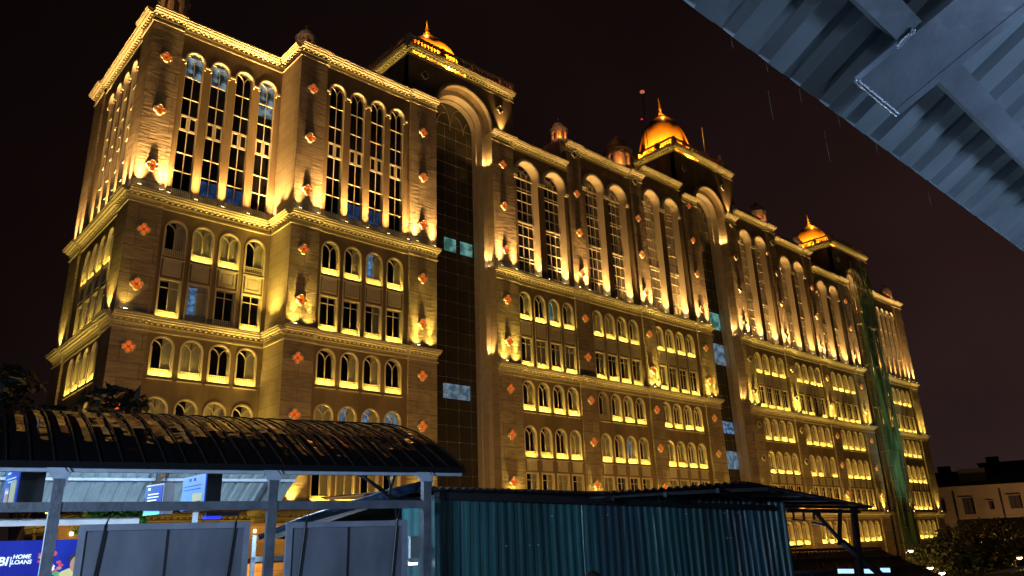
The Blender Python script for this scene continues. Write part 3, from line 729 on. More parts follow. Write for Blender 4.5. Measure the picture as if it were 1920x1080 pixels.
for kx, ky, kz, ks, kg in ((13.1, 48.1, 36.0, .85, 0), (21.9, 45.3, 35.8, .62, 0), (49.0, 44.9, 37.6, .72, 22), (58.5, 45.2, 37.8, 1.2, 22), (86.7, 45.0, 38.9, .95, 12), (96.4, 45.0, 37.5, .7, 8), (125.2, 44.9, 35.8, .75, 18)):
    kr = kiosk(kx, ky, kz, ks, kg); lamp('kiosk_fill', 'SPOT', (kx-2.2-60, ky-2.0-50, kz-.4-GZ), 130*ks, (1, .66, .36), B, aim=(2.2, 2.0, 1.3), spot_size=R_(50), shadow_soft_size=.2); m = MB(); m.box(-1.2*ks, 1.2*ks, -1.1*ks, 1.2*ks, -2.6, -.45*ks); m.build('plinth', [M['roofdark']], kr)  # spot added outside each kiosk so it stands out from the sky
# small things on the roof
m = MB(); m.tube([(0, 0, 0), (0, 0, 5.6)], [.07, .03], 6); o = m.build('antenna_mast', [M['paleblue']], None, (76.2, 45.2, 43.9)); tag(o, 'thin pale antenna mast to the right of the middle golden dome', 'antenna')
m = MB(); m.tube([(0, 0, 0), (0, 0, 1.6)], .05, 6); m.box(-.3, .3, -.5, -.2, 1.3, 1.9); m.bar((0, 0, 1.5), (0, -.35, 1.6), .06); o = m.build('roof_floodlight', [M['paleblue']], None, (77.0, 44.1, 43.2), rz=.5); tag(o, 'pale floodlight on the middle tower balustrade beside the mast', 'floodlight')
m = MB(); m.tube([(0, 0, 0), (0, 0, 2.1)], .05, 6); m.tube([(.5, 0, 0), (.5, 0, 2.0)], .05, 6); m.bar((0, 0, 1.9), (.5, 0, 2.1), .08); m.bar((0, 0, 2.0), (-.5, 0, 1.4), .06); m.box(-.2, .6, -.15, .15, .3, .5); o = m.build('roof_ladder_frame', [M['fixture']], None, (78.0, 44.4, 43.9)); tag(o, 'small metal ladder frame at the right end of the middle tower roof', 'frame')
m = MB(); m.tube([(0, 0, 0), (0, 0, 8)], .05, 6); m.lathe([(.1, 0), (.28, .12), (.28, .3), (.1, .42)], (0, 0, 8), 8, mi=1); o = m.build('mast_lamp', [M['purlin'], emat('mast_lamp_glow', (.9, .25, .12), .5)], None, (66.0, 46.5, 43.0)); tag(o, 'dim round lamp on a thin pole left of the middle golden dome', 'lamp')
m = MB(); m.tube([(0, 0, 0), (0, 0, 4)], .05, 6); m.lathe([(.05, 0), (.14, .1), (.05, .22)], (0, 0, 4), 8, mi=1); o = m.build('warning_lamp', [M['purlin'], emat('red_lamp', (1, .01, .06), 1.2)], None, (66.9, 47.6, 44.2)); tag(o, 'small red warning lamp beside the lotus petals of the middle dome', 'lamp')

# debris netting over the far arch ----------------------------------------------------
def net_mat():
    m = bpy.data.materials.new('green_netting'); m.use_nodes = True; n = m.node_tree.nodes; L = m.node_tree.links; b = n['Principled BSDF']; o = n['Material Output']
    t = n.new('ShaderNodeTexCoord'); mp = n.new('ShaderNodeMapping'); mp.inputs['Scale'].default_value = (1.2, 1, .14); L.new(t.outputs['Object'], mp.inputs[0])
    no = n.new('ShaderNodeTexNoise'); no.inputs['Scale'].default_value = .9; no.inputs['Detail'].default_value = 6; L.new(mp.outputs[0], no.inputs['Vector'])
    rp = n.new('ShaderNodeValToRGB'); rp.color_ramp.elements[0].position = .35; rp.color_ramp.elements[1].position = .62; rp.color_ramp.elements[0].color = (.012, .03, .02, 1); rp.color_ramp.elements[1].color = (.12, .29, .14, 1)
    L.new(no.outputs[0], rp.inputs[0]); L.new(rp.outputs[0], b.inputs['Base Color']); b.inputs['Roughness'].default_value = .9
    tr = n.new('ShaderNodeBsdfTransparent'); mx = n.new('ShaderNodeMixShader'); mr = n.new('ShaderNodeMapRange'); mr.inputs[1].default_value = .3; mr.inputs[2].default_value = .7; mr.inputs[3].default_value = .5; mr.inputs[4].default_value = .05
    L.new(no.outputs[0], mr.inputs[0]); L.new(mr.outputs[0], mx.inputs[0]); L.new(b.outputs[0], mx.inputs[1]); L.new(tr.outputs[0], mx.inputs[2]); L.new(mx.outputs[0], o.inputs[0])
    return m
M['net'] = net_mat()
sn = empty('scaffold', (110.5, 42.6, GZ), label='tall scaffold wrapped in torn green netting over the farthest arch of the building', cat='scaffold')
m = MB(); nx, nz = 26, 90; vs = []
for j in range(nz+1):
    z = 46.5*j/nz; sp_ = 2.0+1.0*math.sin(z*.09+1.0); c0 = -.7-.9*math.sin(z*.05)
    for i in range(nx+1):
        u_ = i/nx; x = -2.6+c0*.2+u_*(5.3+.6*math.sin(z*.13)); y = -.25*math.sin(u_*9+z*.18)-.12*math.sin(u_*23+z*.5)
        vs.append((x, y, z))
m.add(vs, [(j*(nx+1)+i, j*(nx+1)+i+1, (j+1)*(nx+1)+i+1, (j+1)*(nx+1)+i) for j in range(nz) for i in range(nx)])
m.build('netting', [M['net']], sn, smooth=True)
m = MB(); vs = []
for j in range(nz+1):
    z = 21+24.5*j/nz
    for i in range(9):
        u_ = i/8; vs.append((1.5+u_*1.7+.2*math.sin(z*.5), -.1*math.sin(u_*9+z*.3), z))
m.add(vs, [(j*9+i, j*9+i+1, (j+1)*9+i+1, (j+1)*9+i) for j in range(nz) for i in range(8)])
m.build('netting', [M['net']], sn, smooth=True)
m = MB()
for x in (-2.5, -.9, .8, 2.4, 3.3):
    for y in (.1, .8): m.tube([(x, y, 0), (x, y, 47)], .05, 5)
for k in range(23):
    for y in (.1, .8): m.tube([(-2.7, y, 2*k+1.5), (3.4, y, 2*k+1.5)], .04, 5)
    if k % 3 == 0: m.box(-2.6, 3.3, .2, .75, 2*k+1.4, 2*k+1.45)
m.build('poles', [M['fixture']], sn)
lamp('net_fill', 'SPOT', (108.5, 32, -6), 6500, (.75, 1, .75), None, aim=(2.0, 11, 20), spot_size=R_(42), spot_blend=.9, shadow_soft_size=.2)  # unseen spot added to brighten the green netting

# ------------------------------------------------------------------ FOREGROUND: walkway canopy (local frame: x along the walkway, y away from the camera)
AZ = R_(-14.1535)
DZ = -1.7   # walkway deck level
UV = Vector((math.cos(AZ), math.sin(AZ), 0)); NV = Vector((-math.sin(AZ), math.cos(AZ), 0))
def PW(u_, n_, z): return UV*u_+NV*n_+Vector((0, 0, z))
g = MB(); g.box(-30, 40, -6, 19.5, DZ-.5, DZ); o = g.build('walkway_deck', [M['deck']], None, rz=AZ); tag(o, kind='structure')
cn = empty('walkway_canopy', PW(-.32, 10, DZ), AZ, 'dark barrel-vaulted walkway canopy on pale steel posts in front of the building', 'canopy')
CX, CY, CZ = .32, -10, -DZ    # world-local (U,N,Z) to canopy-local offset
def cpart(m, name, mats, smooth=False): return m.build(name, mats, cn, (CX, CY, CZ), 0, smooth)
NA, NB, ZE, RISE = 10.0, 16.9, 1.06, 1.05
ch = (NB-NA)/2; RAD = (ch*ch+RISE*RISE)/(2*RISE); TH = math.asin(ch/RAD)
def vp(t, off=0):   # t 0..1 from near to far eave
    a = -TH+2*TH*t; return ((NA+NB)/2+(RAD+off)*math.sin(a), ZE+RISE-RAD+(RAD+off)*math.cos(a))
def uend(t): return 4.62-1.05*t
U0 = -7.0; PT = .228; ns = 26
m = MB(); rr = random.Random(5)
nu = int((4.62-U0)/PT)
for i in range(nu):
    ua, ub = 4.62-PT*(i+1), 4.62-PT*i
    sh = [rr.uniform(-.008, .008) for _ in range(ns+1)]
    vs = []
    for j in range(ns+1):
        t = j/ns; n_, z = vp(t, sh[j]); sk = -1.05*t
        vs += [(ua+sk, n_, z), ((ua+ub)/2+sk, *vp(t, sh[j]+.012)), (ub+sk, n_, z)]
    m.add(vs, [(j*3+k, j*3+k+1, (j+1)*3+k+1, (j+1)*3+k) for j in range(ns) for k in range(2)])
def roofglos():
    mm = mat('wet_black_roof', (.006, .006, .007), .10, bump=.35, bscale=2.5, spec=.7, detail=2, stretch=(1, 1, 1)); return mm
cpart(m, 'vault_sheet', [roofglos()])
m = MB()
for i in range(nu+1):
    ua = 4.62-PT*i
    pts = [(ua-1.05*j/ns, *vp(j/ns, .022)) for j in range(ns+1)]
    for a, b in zip(pts, pts[1:]): m.bar(a, b, .014, .022)
o = cpart(m, 'roof_seams', [mat('seam', (.05, .045, .04), .25, metal=.6)])
M['lining'] = mat('roof_lining', (.50, .60, .62), .45, bump=.2, bscale=6, var=.25, metal=.2)
m = MB()   # pale underside with its own ribs
for i in range(nu):
    ua, ub = 4.60-PT*(i+1), 4.60-PT*i; vs = []
    for j in range(ns+1):
        t = j/ns; sk = -1.05*t
        for (uu, of) in ((ua, -.03), (ua+.07, -.03), (ua+.085, -.055), (ub-.02, -.055), (ub, -.03)): n_, z = vp(t, of); vs.append((uu+sk, n_, z))
    m.add(vs, [(j*5+k, j*5+k+1, (j+1)*5+k+1, (j+1)*5+k) for j in range(ns) for k in range(4)])
cpart(m, 'vault_lining', [M['lining']])
m = MB()
for t in (.0, .12, .5, .88, 1.0):
    n_, z = vp(t, -.09); m.bar((U0-1.05*t, n_, z), (4.60-1.05*t, n_, z), .07, .05)
cpart(m, 'purlins', [M['paleblue']])
m = MB()
for u_ in (-2.64, -.32, 2.0, 4.05):
    m = MB(); pts = [(u_-1.05*j/18, *vp(j/18, -.15)) for j in range(19)]
    for a, b in zip(pts, pts[1:]): m.bar(a, b, .07, .10)
    cpart(m, 'arched_rib', [M['steel']])
m = MB(); m.box(U0, 4.63, NA-.05, NA-.03, 1.0, 1.07); cpart(m, 'fascia', [mat('fascia_black', (.008, .008, .009), .9, spec=.1)])
m = MB(); m.box(U0, 4.0, NA-.03, NA+.07, .53, .63); cpart(m, 'tie_beam', [M['steel']])
for u_ in (-2.64, -.32, 2.0, 4.05):
    m = MB(); m.box(u_-.055, u_+.055, NA-.055, NA+.055, DZ, .88); m.box(u_-.09, u_+.09, NA-.09, NA+.09, DZ, DZ+.03)
    m.build('post', [M['steel']], cn, (CX, CY, CZ))
    m = MB()
    m.add([(u_-.16, NA-.04, 1.04), (u_+.0, NA-.04, 1.04), (u_+.09, NA-.04, .93), (u_+.07, NA-.04, .80), (u_-.055, NA-.04, .86),
           (u_-.16, NA+.04, 1.04), (u_+.0, NA+.04, 1.04), (u_+.09, NA+.04, .93), (u_+.07, NA+.04, .80), (u_-.055, NA+.04, .86)],
          [(0, 1, 2, 3, 4), (9, 8, 7, 6, 5), (0, 5, 6, 1), (1, 6, 7, 2), (2, 7, 8, 3), (3, 8, 9, 4), (4, 9, 5, 0)])
    m.bar((u_+.10, NA, .95), (u_+.02, NA, 1.06), .09, .02);
    m.build('bracket', [M['paleblue']], cn, (CX, CY, CZ))
for u_ in (-3.6, -.6, 1.9):
    m = MB(); m.box(u_-.05, u_+.05, NB-.05, NB+.05, DZ, 1.0); m.build('post', [M['paleblue']], cn, (CX, CY, CZ))
# tube lamps hidden under the vault
m = MB(); m.box(-.6, .6, -.04, .04, .03, .08); m.tube([(-.58, 0, 0), (.58, 0, 0)], .018, 8, 1)
tl0 = m.build('tube_light', [M['white_box'], emat('tube', (.75, .88, 1), 25)]); 
for i, (u_, n_) in enumerate(((-2.4, 12.3), (-.1, 12.6), (2.9, 12.2))):
    o = tl0 if i == 0 else tl0.copy()
    if i: COL.objects.link(o)
    o.location = PW(u_, n_, 1.62); o.rotation_euler = (0, 0, AZ)
    tag(o, 'white tube light under the walkway vault, ' + ['above the left light box', 'between the light boxes', 'nearest the right end'][i], 'light', 'tube lights under the vault')
    lamp('tube_glow', 'AREA', (0, 0, -.05), 150, (.55, .76, 1.0), o, rot=(0, 0, 0), shape='RECTANGLE', size=1.2, size_y=.06)
    lamp('tube_glow', 'AREA', (0, .1, 0), 120, (.55, .76, 1.0), o, rot=(R_(100), 0, 0), shape='RECTANGLE', size=1.2, size_y=.06)

# blank boards hung between the posts
def board(u0, u1, ztop, lab):
    r = empty('blank_board', PW((u0+u1)/2, NA+.02, DZ), AZ, lab, 'board', 'blank boards between the posts'); h = ztop-DZ; w2 = (u1-u0)/2
    m = MB(); m.box(-w2+.06, w2-.06, .0, .03, .06, h-.06); m.build('panel', [M['board']], r)
    m = MB(); m.slab(rect(-w2, w2, .0, h), -.035, .045, [rect(-w2+.07, w2-.07, .07, h-.07)], back=True)
    m.build('board_frame', [M['boardframe']], r)
    m = MB(); m.box(-.014, .014, -.01, 0, .06, h-.07); m.build('joint_strip', [M['rubber']], r)
    for x in (-w2*.72, w2*.80): m = MB(); m.tube([(x+.08, -.03, h+.22), (x, -.05, h-.02), (x-.10, -.05, .9), (x-.16, -.05, .1)], .013, 6); m.build('strap', [M['rubber']], r)
    return r
board(-.06, 1.76, .39, 'wide blank grey board strapped between the left pair of posts')
board(2.2, 3.78, .375, 'narrower blank grey board strapped beside the corrugated shed')
# hanging light boxes
def lightbox(u_, n_, z0, z1, w_, th, ad, lab, lit=.75, body='black', rot=R_(16)):
    """advert face looks along -x, box thickness along x"""
    r = empty('hanging_light_box', PW(u_, n_, z0), AZ+rot, lab, 'light box', 'light boxes hanging under the vault'); h = z1-z0
    m = MB(); m.box(0, th, 0, w_, 0, h); m.build('housing', [M[body]], r)
    m = MB(); m.box(-.012, 0, .02, w_-.02, .02, h-.02, 0)
    for k, (yy, zz_, a, b, mi) in enumerate(ad): m.box(-.016-.001*k, -.012, w_*yy, w_*(yy+a), h*zz_, h*(zz_+b), mi)
    m.build('advert_face', [lit_mat('advert_blue_%s' % lab[:6], (.01, .04, .65), (.03, .22, .9), lit, 1.2), emat('advert_white', (.55, .75, 1), .6), mat('advert_skin', (.5, .3, .2), .5), mat('advert_yellow', (.6, .55, .25), .5), emat('advert_pale', (.12, .32, .80), .55), mat('advert_green', (.1, .5, .2), .5)], r)
    m = MB()
    for y in (w_*.25, w_*.8): m.tube([(th/2, y, h), (th/2, y, h+.55)], .012, 6)
    m.build('hanger', [M['rubber']], r)
    return r
lightbox(-.74, 10.7, .66, 1.12, .70, .26, [(.60, .80, .2, .05, 1), (.2, .66, .6, .03, 1), (.2, .58, .5, .03, 1), (.55, .05, .25, .40, 2), (.10, .05, .35, .55, 3), (.55, .3, .2, .08, 1)], 'blue lit hanging advert box with people on it, leftmost in full view')
lightbox(.95, 12.6, .62, 1.06, .55, .17, [(.70, .82, .12, .07, 1), (.2, .66, .6, .03, 1), (.2, .56, .6, .03, 1), (.3, .46, .5, .03, 1), (0.05, .0, .9, .16, 4), (0.05, .0, .9, .06, 5)], 'small blue lit hanging advert box on long cables in the middle', body='board', rot=R_(22))
lightbox(1.36, 11.1, .60, 1.08, .80, .20, [(0.03, .03, .94, .94, 4), (.60, .82, .10, .08, 0), (.42, .82, .08, .08, 0), (.2, .68, .7, .02, 0), (.2, .58, .7, .02, 0), (.10, .20, .4, .26, 3), (.15, .05, .22, .2, 0), (.2, .02, .1, .14, 1)], 'pale blue lit hanging advert box showing a hand, rightmost of the row')
m = MB(); m.box(0, .4, 0, .35, 0, .05); m.box(-.01, .2, .02, .33, -.03, 0, 1); o = m.build('sign_tray', [M['black'], emat('blue_strip', (.03, .05, .8), 1.0)], None, PW(1.4, 11.2, .52), AZ); tag(o, 'dark tray with a blue lit underside below the rightmost light box', 'sign')

# pale rail and the blue backlit billboard beyond the walkway
m = MB(); m.box(-3.5, 0.95, 0, .08, 0, .14); o = m.build('handrail', [M['white_box']], None, PW(0, 17.9, .69), AZ); tag(o, 'thick white rail above the blue home loans billboard', 'rail')
bb = empty('billboard', PW(-1.0, 18.2, -1.6), AZ, 'blue backlit bank billboard reading home loans behind the left post', 'billboard')
m = MB(); m.box(-3.0, 1.85, 0, .15, 0, 2.03); m.build('billboard_face', [lit_mat('billboard_blue', (.001, .008, .36), (.003, .03, .55), .95, 1.0)], bb)
def text(s, size, loc, parent, m_, ext=.004, shear=.15, bold=.0):
    c = bpy.data.curves.new('lettering', 'FONT'); c.body = s; c.size = size; c.extrude = ext; c.shear = shear; c.offset = bold
    t = bpy.data.objects.new('lettering', c); COL.objects.link(t); dg = bpy.context.evaluated_depsgraph_get(); me = bpy.data.meshes.new_from_object(t.evaluated_get(dg)); bpy.data.objects.remove(t)
    me.materials.clear(); me.materials.append(m_); o = bpy.data.objects.new('lettering', me); COL.objects.link(o); o.parent = parent; o.location = loc; o.rotation_euler = (R_(90), 0, 0); return o
WH = emat('lettering_white', (.75, .85, 1), .9)
text('BI', .215, (-.405, -.01, 1.585), bb, WH, bold=.006); text('|', .20, (-.215, -.01, 1.60), bb, WH, shear=0)
text('HOME', .104, (-.165, -.01, 1.70), bb, WH, bold=.003); text('LOANS', .104, (-.18, -.01, 1.60), bb, WH, bold=.003)
m = MB()
def disc(cx, cz, rx, rz_, y, mi, n=16): m.add([(cx+rx*math.cos(2*math.pi*k/n), y, cz+rz_*math.sin(2*math.pi*k/n)) for k in range(n)]+[(cx+rx*math.cos(2*math.pi*k/n), y+.006, cz+rz_*math.sin(2*math.pi*k/n)) for k in range(n)], [tuple(range(n-1, -1, -1))]+[(k, (k+1) % n, n+(k+1) % n, n+k) for k in range(n)], mi)
disc(0.92, 1.28, .33, .22, -.008, 3); disc(0.94, 1.40, .12, .12, -.015, 3); disc(0.94, 1.56, .125, .16, -.024, 1); disc(0.92, 1.66, .14, .10, -.018, 2); disc(0.97, 1.51, .04, .012, -.030, 4)
for k in range(26):
    q = rr.random(); disc(.50+max(-.2, rr.gauss(0, .10)), 1.32+.5*q, .05, .035, -.01-.001*k, 6 if q < .25 else rr.choice([1, 5, 5, 4]), 5)
for k in range(40): disc(rr.uniform(.8, 1.75), rr.uniform(1.2, 1.95), .012, .012, -.007, 4, 5)
m.build('billboard_picture', [M['black'], emat('pic_skin', (.42, .22, .13), .8), M['hair'], emat('pic_yellow', (.55, .52, .22), .8), WH, emat('pic_red', (.55, .03, .06), .7), emat('pic_green', (.05, .35, .12), .7)], bb)

# green-lit palms and shrubs glimpsed under the beam
def clump(name, loc, rad, n, m_, lab, cat, size=.3, seed=1, trunk=None, sq=.8, blobs=14):
    r = random.Random(seed); root = empty(name, loc, 0, lab, cat); m = MB()
    cs = [(Vector((r.gauss(0, .5), r.gauss(0, .5), r.gauss(0, .42)))*rad, rad*r.uniform(.25, .5)) for _ in range(blobs)]
    H = trunk or 0
    for k in range(n):
        c, rr_ = r.choice(cs); d = Vector((r.gauss(0, 1), r.gauss(0, 1), r.gauss(0, 1))).normalized()*rr_*r.uniform(.55, 1.05); p = c+d; p.z = p.z*sq+H
        a = Vector((r.gauss(0, 1), r.gauss(0, 1), r.gauss(0, .6))).normalized()*size*r.uniform(.6, 1.3); b = a.cross(Vector((r.gauss(0, 1), r.gauss(0, 1), r.gauss(0, 1)))).normalized()*size*.38
        m.add([p-a, p+b, p+a, p-b], [(0, 1, 2, 3)])
    m.build('crown', [m_], root)
    if trunk:
        m = MB(); m.tube([(0, 0, 0), (.1*rad, 0, H*.5), (0, .05*rad, H)], [rad*.09, rad*.07, rad*.05], 8)
        for c, rr_ in cs[:9]: m.tube([(0, .05*rad, H*.75), (c.x*.5, c.y*.5, H+c.z*.3), (c.x, c.y, H+c.z*sq)], [rad*.04, rad*.028, rad*.012], 6)
        m.build('trunk', [M['bark']], root)
    return root
def dirpt(px, py, dist):
    d = CR*((px-960)/1420.9)-CU*((py-540)/1420.9)+CF; d.normalize(); return d*(dist/math.hypot(d.x, d.y))
for k, (px, lab) in enumerate(((184, 'leftmost of the three green-lit shrubs under the beam'), (214, 'middle one of the three green-lit shrubs under the beam'), (246, 'rightmost of the three green-lit shrubs under the beam'))):
    p = dirpt(px, 974, 21.5); clump('shrub', (p.x, p.y, p.z), .40, 420, M['leafgreen'], lab, 'shrub', .09, 20+k)
    if k == 1: lamp('shrub_light', 'SPOT', (p.x-.3, p.y-2.0, p.z-1.2), 60, (.8, 1, .6), None, aim=(.2, 1.8, 1.2), spot_size=R_(80), shadow_soft_size=.1)
# low entrance block lit orange, in front of the building foot
m = MB(); m.box(9, 34, 0, .4, -9, 1.45); m.box(9, 34, -.35, .5, 1.45, 1.62)
for k in range(20): m.box(9.6+1.25*k, 9.72+1.25*k, -.06, 0, 1.15, 1.30, 1)
m.box(9, 34, -.8, .0, -.6, -.4)
o = m.build('entrance_screen_wall', [M['ashlar'], emat('small_lamp', (1, .8, .4), 6)], None, (0, 40.5, 0)); tag(o, 'long low orange-lit wall with a row of small lamps at the foot of the building', 'wall')
for x in (12, 18, 24, 30): lamp('wall_wash', 'SPOT', (x, 38.9, -1.5), 260, ORG, None, aim=(0, 1.5, 3.2), spot_size=R_(130), shadow_soft_size=.1)

# ------------------------------------------------------------------ corrugated shed
sd = empty('corrugated_shed', PW(4.43, 10.6, DZ), AZ, 'dark teal corrugated metal shed with rusty overhanging roof', 'shed')
def spart(m, name, mats, smooth=False): return m.build(name, mats, sd, (-4.43, -10.6, -DZ), 0, smooth)
M['teal'] = mat('teal_sheet', (.034, .14, .135), .36, bump=.35, bscale=3, var=.45, col2=(.010, .050, .060), stretch=(3.5, 3.5, .22), spec=.7, vscale=1.3)
m = MB(); u_ = 4.43; r = random.Random(9); k = 0; prof = []
sheet_off = 0
while u_ < 11.5:
    if k % 6 == 0: sheet_off = r.uniform(-.02, .02); prof.append((u_, sheet_off+.02, 1))
    d = r.uniform(-.004, .004)
    for (du, dn) in ((0, 0), (.035, 0), (.055, -.035), (.095, -.035), (.115, 0), (.15, .0)): prof.append((u_+du, sheet_off+dn+d, 0))
    u_ += .15*r.uniform(.92, 1.1); k += 1
prof = [p for p in prof if p[0] <= 11.5]+[(11.5, 0, 0)]
zs_ = [DZ, -.8, 0, .45, .80]; vs = []
for j, z in enumerate(zs_):
    for (uu, nn, _) in prof: vs.append((uu+r.uniform(-.002, .002), 10.6+nn+.012*math.sin(uu*3+z*2), z))
n_ = len(prof); m.add(vs, [(j*n_+i, j*n_+i+1, (j+1)*n_+i+1, (j+1)*n_+i) for j in range(len(zs_)-1) for i in range(n_-1)])
for i in range(len(m.f)):
    sx_ = m.v[m.f[i][0]][0]; q = int((sx_-4.43)/.93); m.m[i] = (0, 1, 0, 2, 0, 1, 2, 0, 1)[q % 9]
spart(m, 'front_wall', [M['teal'], mat('teal_sheet_dull', (.022, .10, .10), .5, bump=.4, bscale=2, var=.5, col2=(.012, .035, .035), stretch=(3, 3, .3), vscale=1.1), mat('teal_sheet_blue', (.025, .115, .15), .34, bump=.35, bscale=3, var=.5, col2=(.03, .035, .035), stretch=(3, 3, .2), vscale=1.4)])
m = MB(); m.box(11.48, 11.5, 10.6, 15.5, DZ, .6); m.box(4.43, 4.45, 10.6, 15.5, DZ, .75); m.box(4.43, 11.5, 15.4, 15.5, DZ, .7); spart(m, 'side_walls', [M['teal']])
m = MB()
r = random.Random(4)
for k in range(26): uu = r.uniform(4.5, 11.3); z = r.choice([.0, .42, -.55, -1.1]); m.lathe([(.012, 0), (.012, .01), (.004, .016)], (0, 0, 0), 6) if 0 else m.box(uu-.008, uu+.008, 10.54, 10.57, z-.008, z+.008)
spart(m, 'screw_heads', [M['paleblue']])
def sheet(m, A_, B_, C_, D_, pitch=.12, amp=.022, th=.01, jit=.0):
    """corrugated quad: A->B runs across the corrugation, A->D along it"""
    A_, B_, C_, D_ = map(Vector, (A_, B_, C_, D_)); L_ = (B_-A_).length; n = max(4, int(L_/pitch)*4); nrm = (B_-A_).cross(D_-A_).normalized()
    if nrm.z < 0: nrm = -nrm
    rr_ = random.Random(int(L_*1000)); top = []; bot = []; jj = [0]*(n+1)
    for i in range(0, n+1, 24):
        q = rr_.uniform(-jit, jit)
        for a in range(i, min(n+1, i+24)): jj[a] = q
    for i in range(n+1):
        t = i/n; o_ = amp*math.sin(i*math.pi/2+.3); e_ = (A_-D_).normalized()*jj[i]
        top.append(A_.lerp(B_, t)+nrm*o_+e_); bot.append(D_.lerp(C_, t)+nrm*o_)
    vs = top+bot+[p-nrm*th for p in top]+[p-nrm*th for p in bot]; N = n+1; fs = []
    for i in range(n): fs += [(i, i+1, N+i+1, N+i), (2*N+i, 3*N+i, 3*N+i+1, 2*N+i+1), (i, 2*N+i, 2*N+i+1, i+1), (N+i, N+i+1, 3*N+i+1, 3*N+i)]
    m.add(vs, fs)
def UN(px, py, n_):   # pixel on the plane N = n_ -> (u, n, z)
    d = CR*((px-960)/1420.9)-CU*((py-540)/1420.9)+CF; P = d*(n_/d.dot(NV)); return (P.dot(UV), n_, P.z)
m = MB()
a = UN(812, 914, 10.15); b = UN(1170, 925, 10.15)
sheet(m, a, b, (b[0]+.1, 15.8, 1.05), (a[0]-.1, 15.8, 1.05), jit=.05)
a2 = UN(1120, 924, 10.1); b2 = UN(1400, 903, 8.9); c2 = UN(1640, 950, 11.2); d2 = (8.6, 15.8, .95)
sheet(m, a2, b2, c2, d2, jit=.0, pitch=.12)
spart(m, 'roof_sheet', [M['rust']])
m = MB()
m.box(4.43, 8.3, 10.42, 10.58, .70, .78)
def ldir(a, b, t): return tuple(a[i]+(b[i]-a[i])*t for i in range(3))
for t in (.12, .32, .52, .72, .92):
    p = Vector(ldir(a2, b2, .55)); 
    q0 = Vector(ldir(a2, d2, t*.6)); q1 = Vector(ldir(b2, c2, t)); m.bar(q0-Vector((0, 0, .05)), q1-Vector((0, 0, .05)), .05, .06)
for t in (.1, .45, .8):
    q0 = Vector(ldir(a2, b2, t)); q1 = Vector(ldir(d2, c2, t)); m.bar(q0-Vector((0, 0, .10)), q1-Vector((0, 0, .10)), .05, .07)
q0 = Vector(UN(830, 930, 10.45)); q1 = Vector(UN(1452, 952, 10.45)); m.bar(q0, q1, .05, .09)
spart(m, 'roof_purlins', [M['purlin']])
# bracing frame to the right of the shed
fr = empty('bracing_frame', PW(13.0, 11.0, DZ), AZ, 'dark steel bracing frame with hooks right of the teal shed', 'frame')
m = MB(); m.T = Matrix.Translation((-13.0, -11.0, -DZ))
def L2(x0, y0, x1, y1, w_, n_=11.0): m.bar(UN(x0, y0, n_), UN(x1, y1, n_), w_, w_*.6)
L2(1600, 950, 1614, 1080, .13); L2(1575, 955, 1574, 1022, .07); L2(1530, 962, 1580, 1018, .07); L2(1578, 1015, 1660, 1085, .13); L2(1478, 958, 1610, 960, .10)
for x in (1487, 1506, 1525, 1536): L2(x, 958, x+2, 975, .04)
L2(1486, 974, 1508, 976, .05); L2(1524, 980, 1545, 985, .06); L2(1480, 1026, 1502, 1024, .05)
m.build('frame_bars', [M['purlin']], fr)
# lower roof behind the frame, with blue-white light beneath
lr = empty('lower_shelter', PW(14.5, 12.5, DZ), AZ, 'low corrugated shelter roof with blue-white light beneath, right of the shed', 'shelter')
m = MB(); m.T = Matrix.Translation((-14.5, -12.5, -DZ))
A_ = UN(1483, 1036, 15.0); Bq = UN(1652, 1031, 15.0); Cq = UN(1775, 1084, 12.4); Dq = UN(1483, 1100, 12.4)
sheet(m, A_, Bq, Cq, Dq, pitch=.14, amp=.02); m.build('roof_sheet', [M['rust']], lr)
m = MB(); m.T = Matrix.Translation((-14.5, -12.5, -DZ))
for t in (0, .35, .7, 1): m.bar(Vector(ldir(A_, Dq, t))+Vector((0, 0, .05)), Vector(ldir(Bq, Cq, t))+Vector((0, 0, .05)), .05, .06)
m.bar(Vector(Bq), Vector((Bq[0], Bq[1], DZ)), .08); m.bar(Vector(Dq), Vector((Dq[0], Dq[1], DZ)), .08); m.bar(Vector(Cq), Vector((Cq[0], Cq[1], DZ)), .08)
m.build('shelter_frame', [M['purlin']], lr)
m = MB(); m.T = Matrix.Translation((-14.5, -12.5, -DZ))
for (x0, x1, y) in ((1572, 1600, 1071), (1612, 1640, 1071), (1652, 1668, 1069)): 
    p = UN(x0, y, 12.0); q = UN(x1, y, 12.0); m.bar(p, q, .03, .09)
m.build('lamp_panel', [emat('shelter_lamp', (.35, .6, 1), 1.6)], lr)
lamp('shelter_glow', 'POINT', PW(14.0, 12.3, -.8), 14, (.45, .65, 1), None, shadow_soft_size=.3)

# pipes, cables and clutter at the junction of canopy and shed
m = MB(); p0 = UN(485, 1010, 10.9); pts = [UN(485, 1008, 11.2), UN(560, 978, 11.1), UN(660, 948, 11.0), UN(735, 925, 10.9), UN(790, 911, 10.8)]
o0 = Vector(pts[0]); m.tube([Vector(p)-o0 for p in pts], [.035, .05, .07, .08, .07], 10); w0 = PW(*pts[0])
o = m.build('rolled_tarp', [M['tarp']], None, w0, AZ, smooth=True); tag(o, 'rolled dark blue tarpaulin slanting up behind the beam to the shed', 'tarpaulin')
m = MB(); q = [UN(520, 1010, 12.0), UN(800, 918, 12.0), UN(800, 960, 12.0), UN(560, 1014, 12.0)]; o0 = Vector(q[0])
vs = [Vector(p)-o0 for p in q]+[Vector(p)-o0+Vector((0, 1.6, .1)) for p in q]; m.add(vs, [(0, 1, 2, 3), (7, 6, 5, 4), (0, 4, 5, 1), (1, 5, 6, 2), (2, 6, 7, 3), (3, 7, 4, 0)])
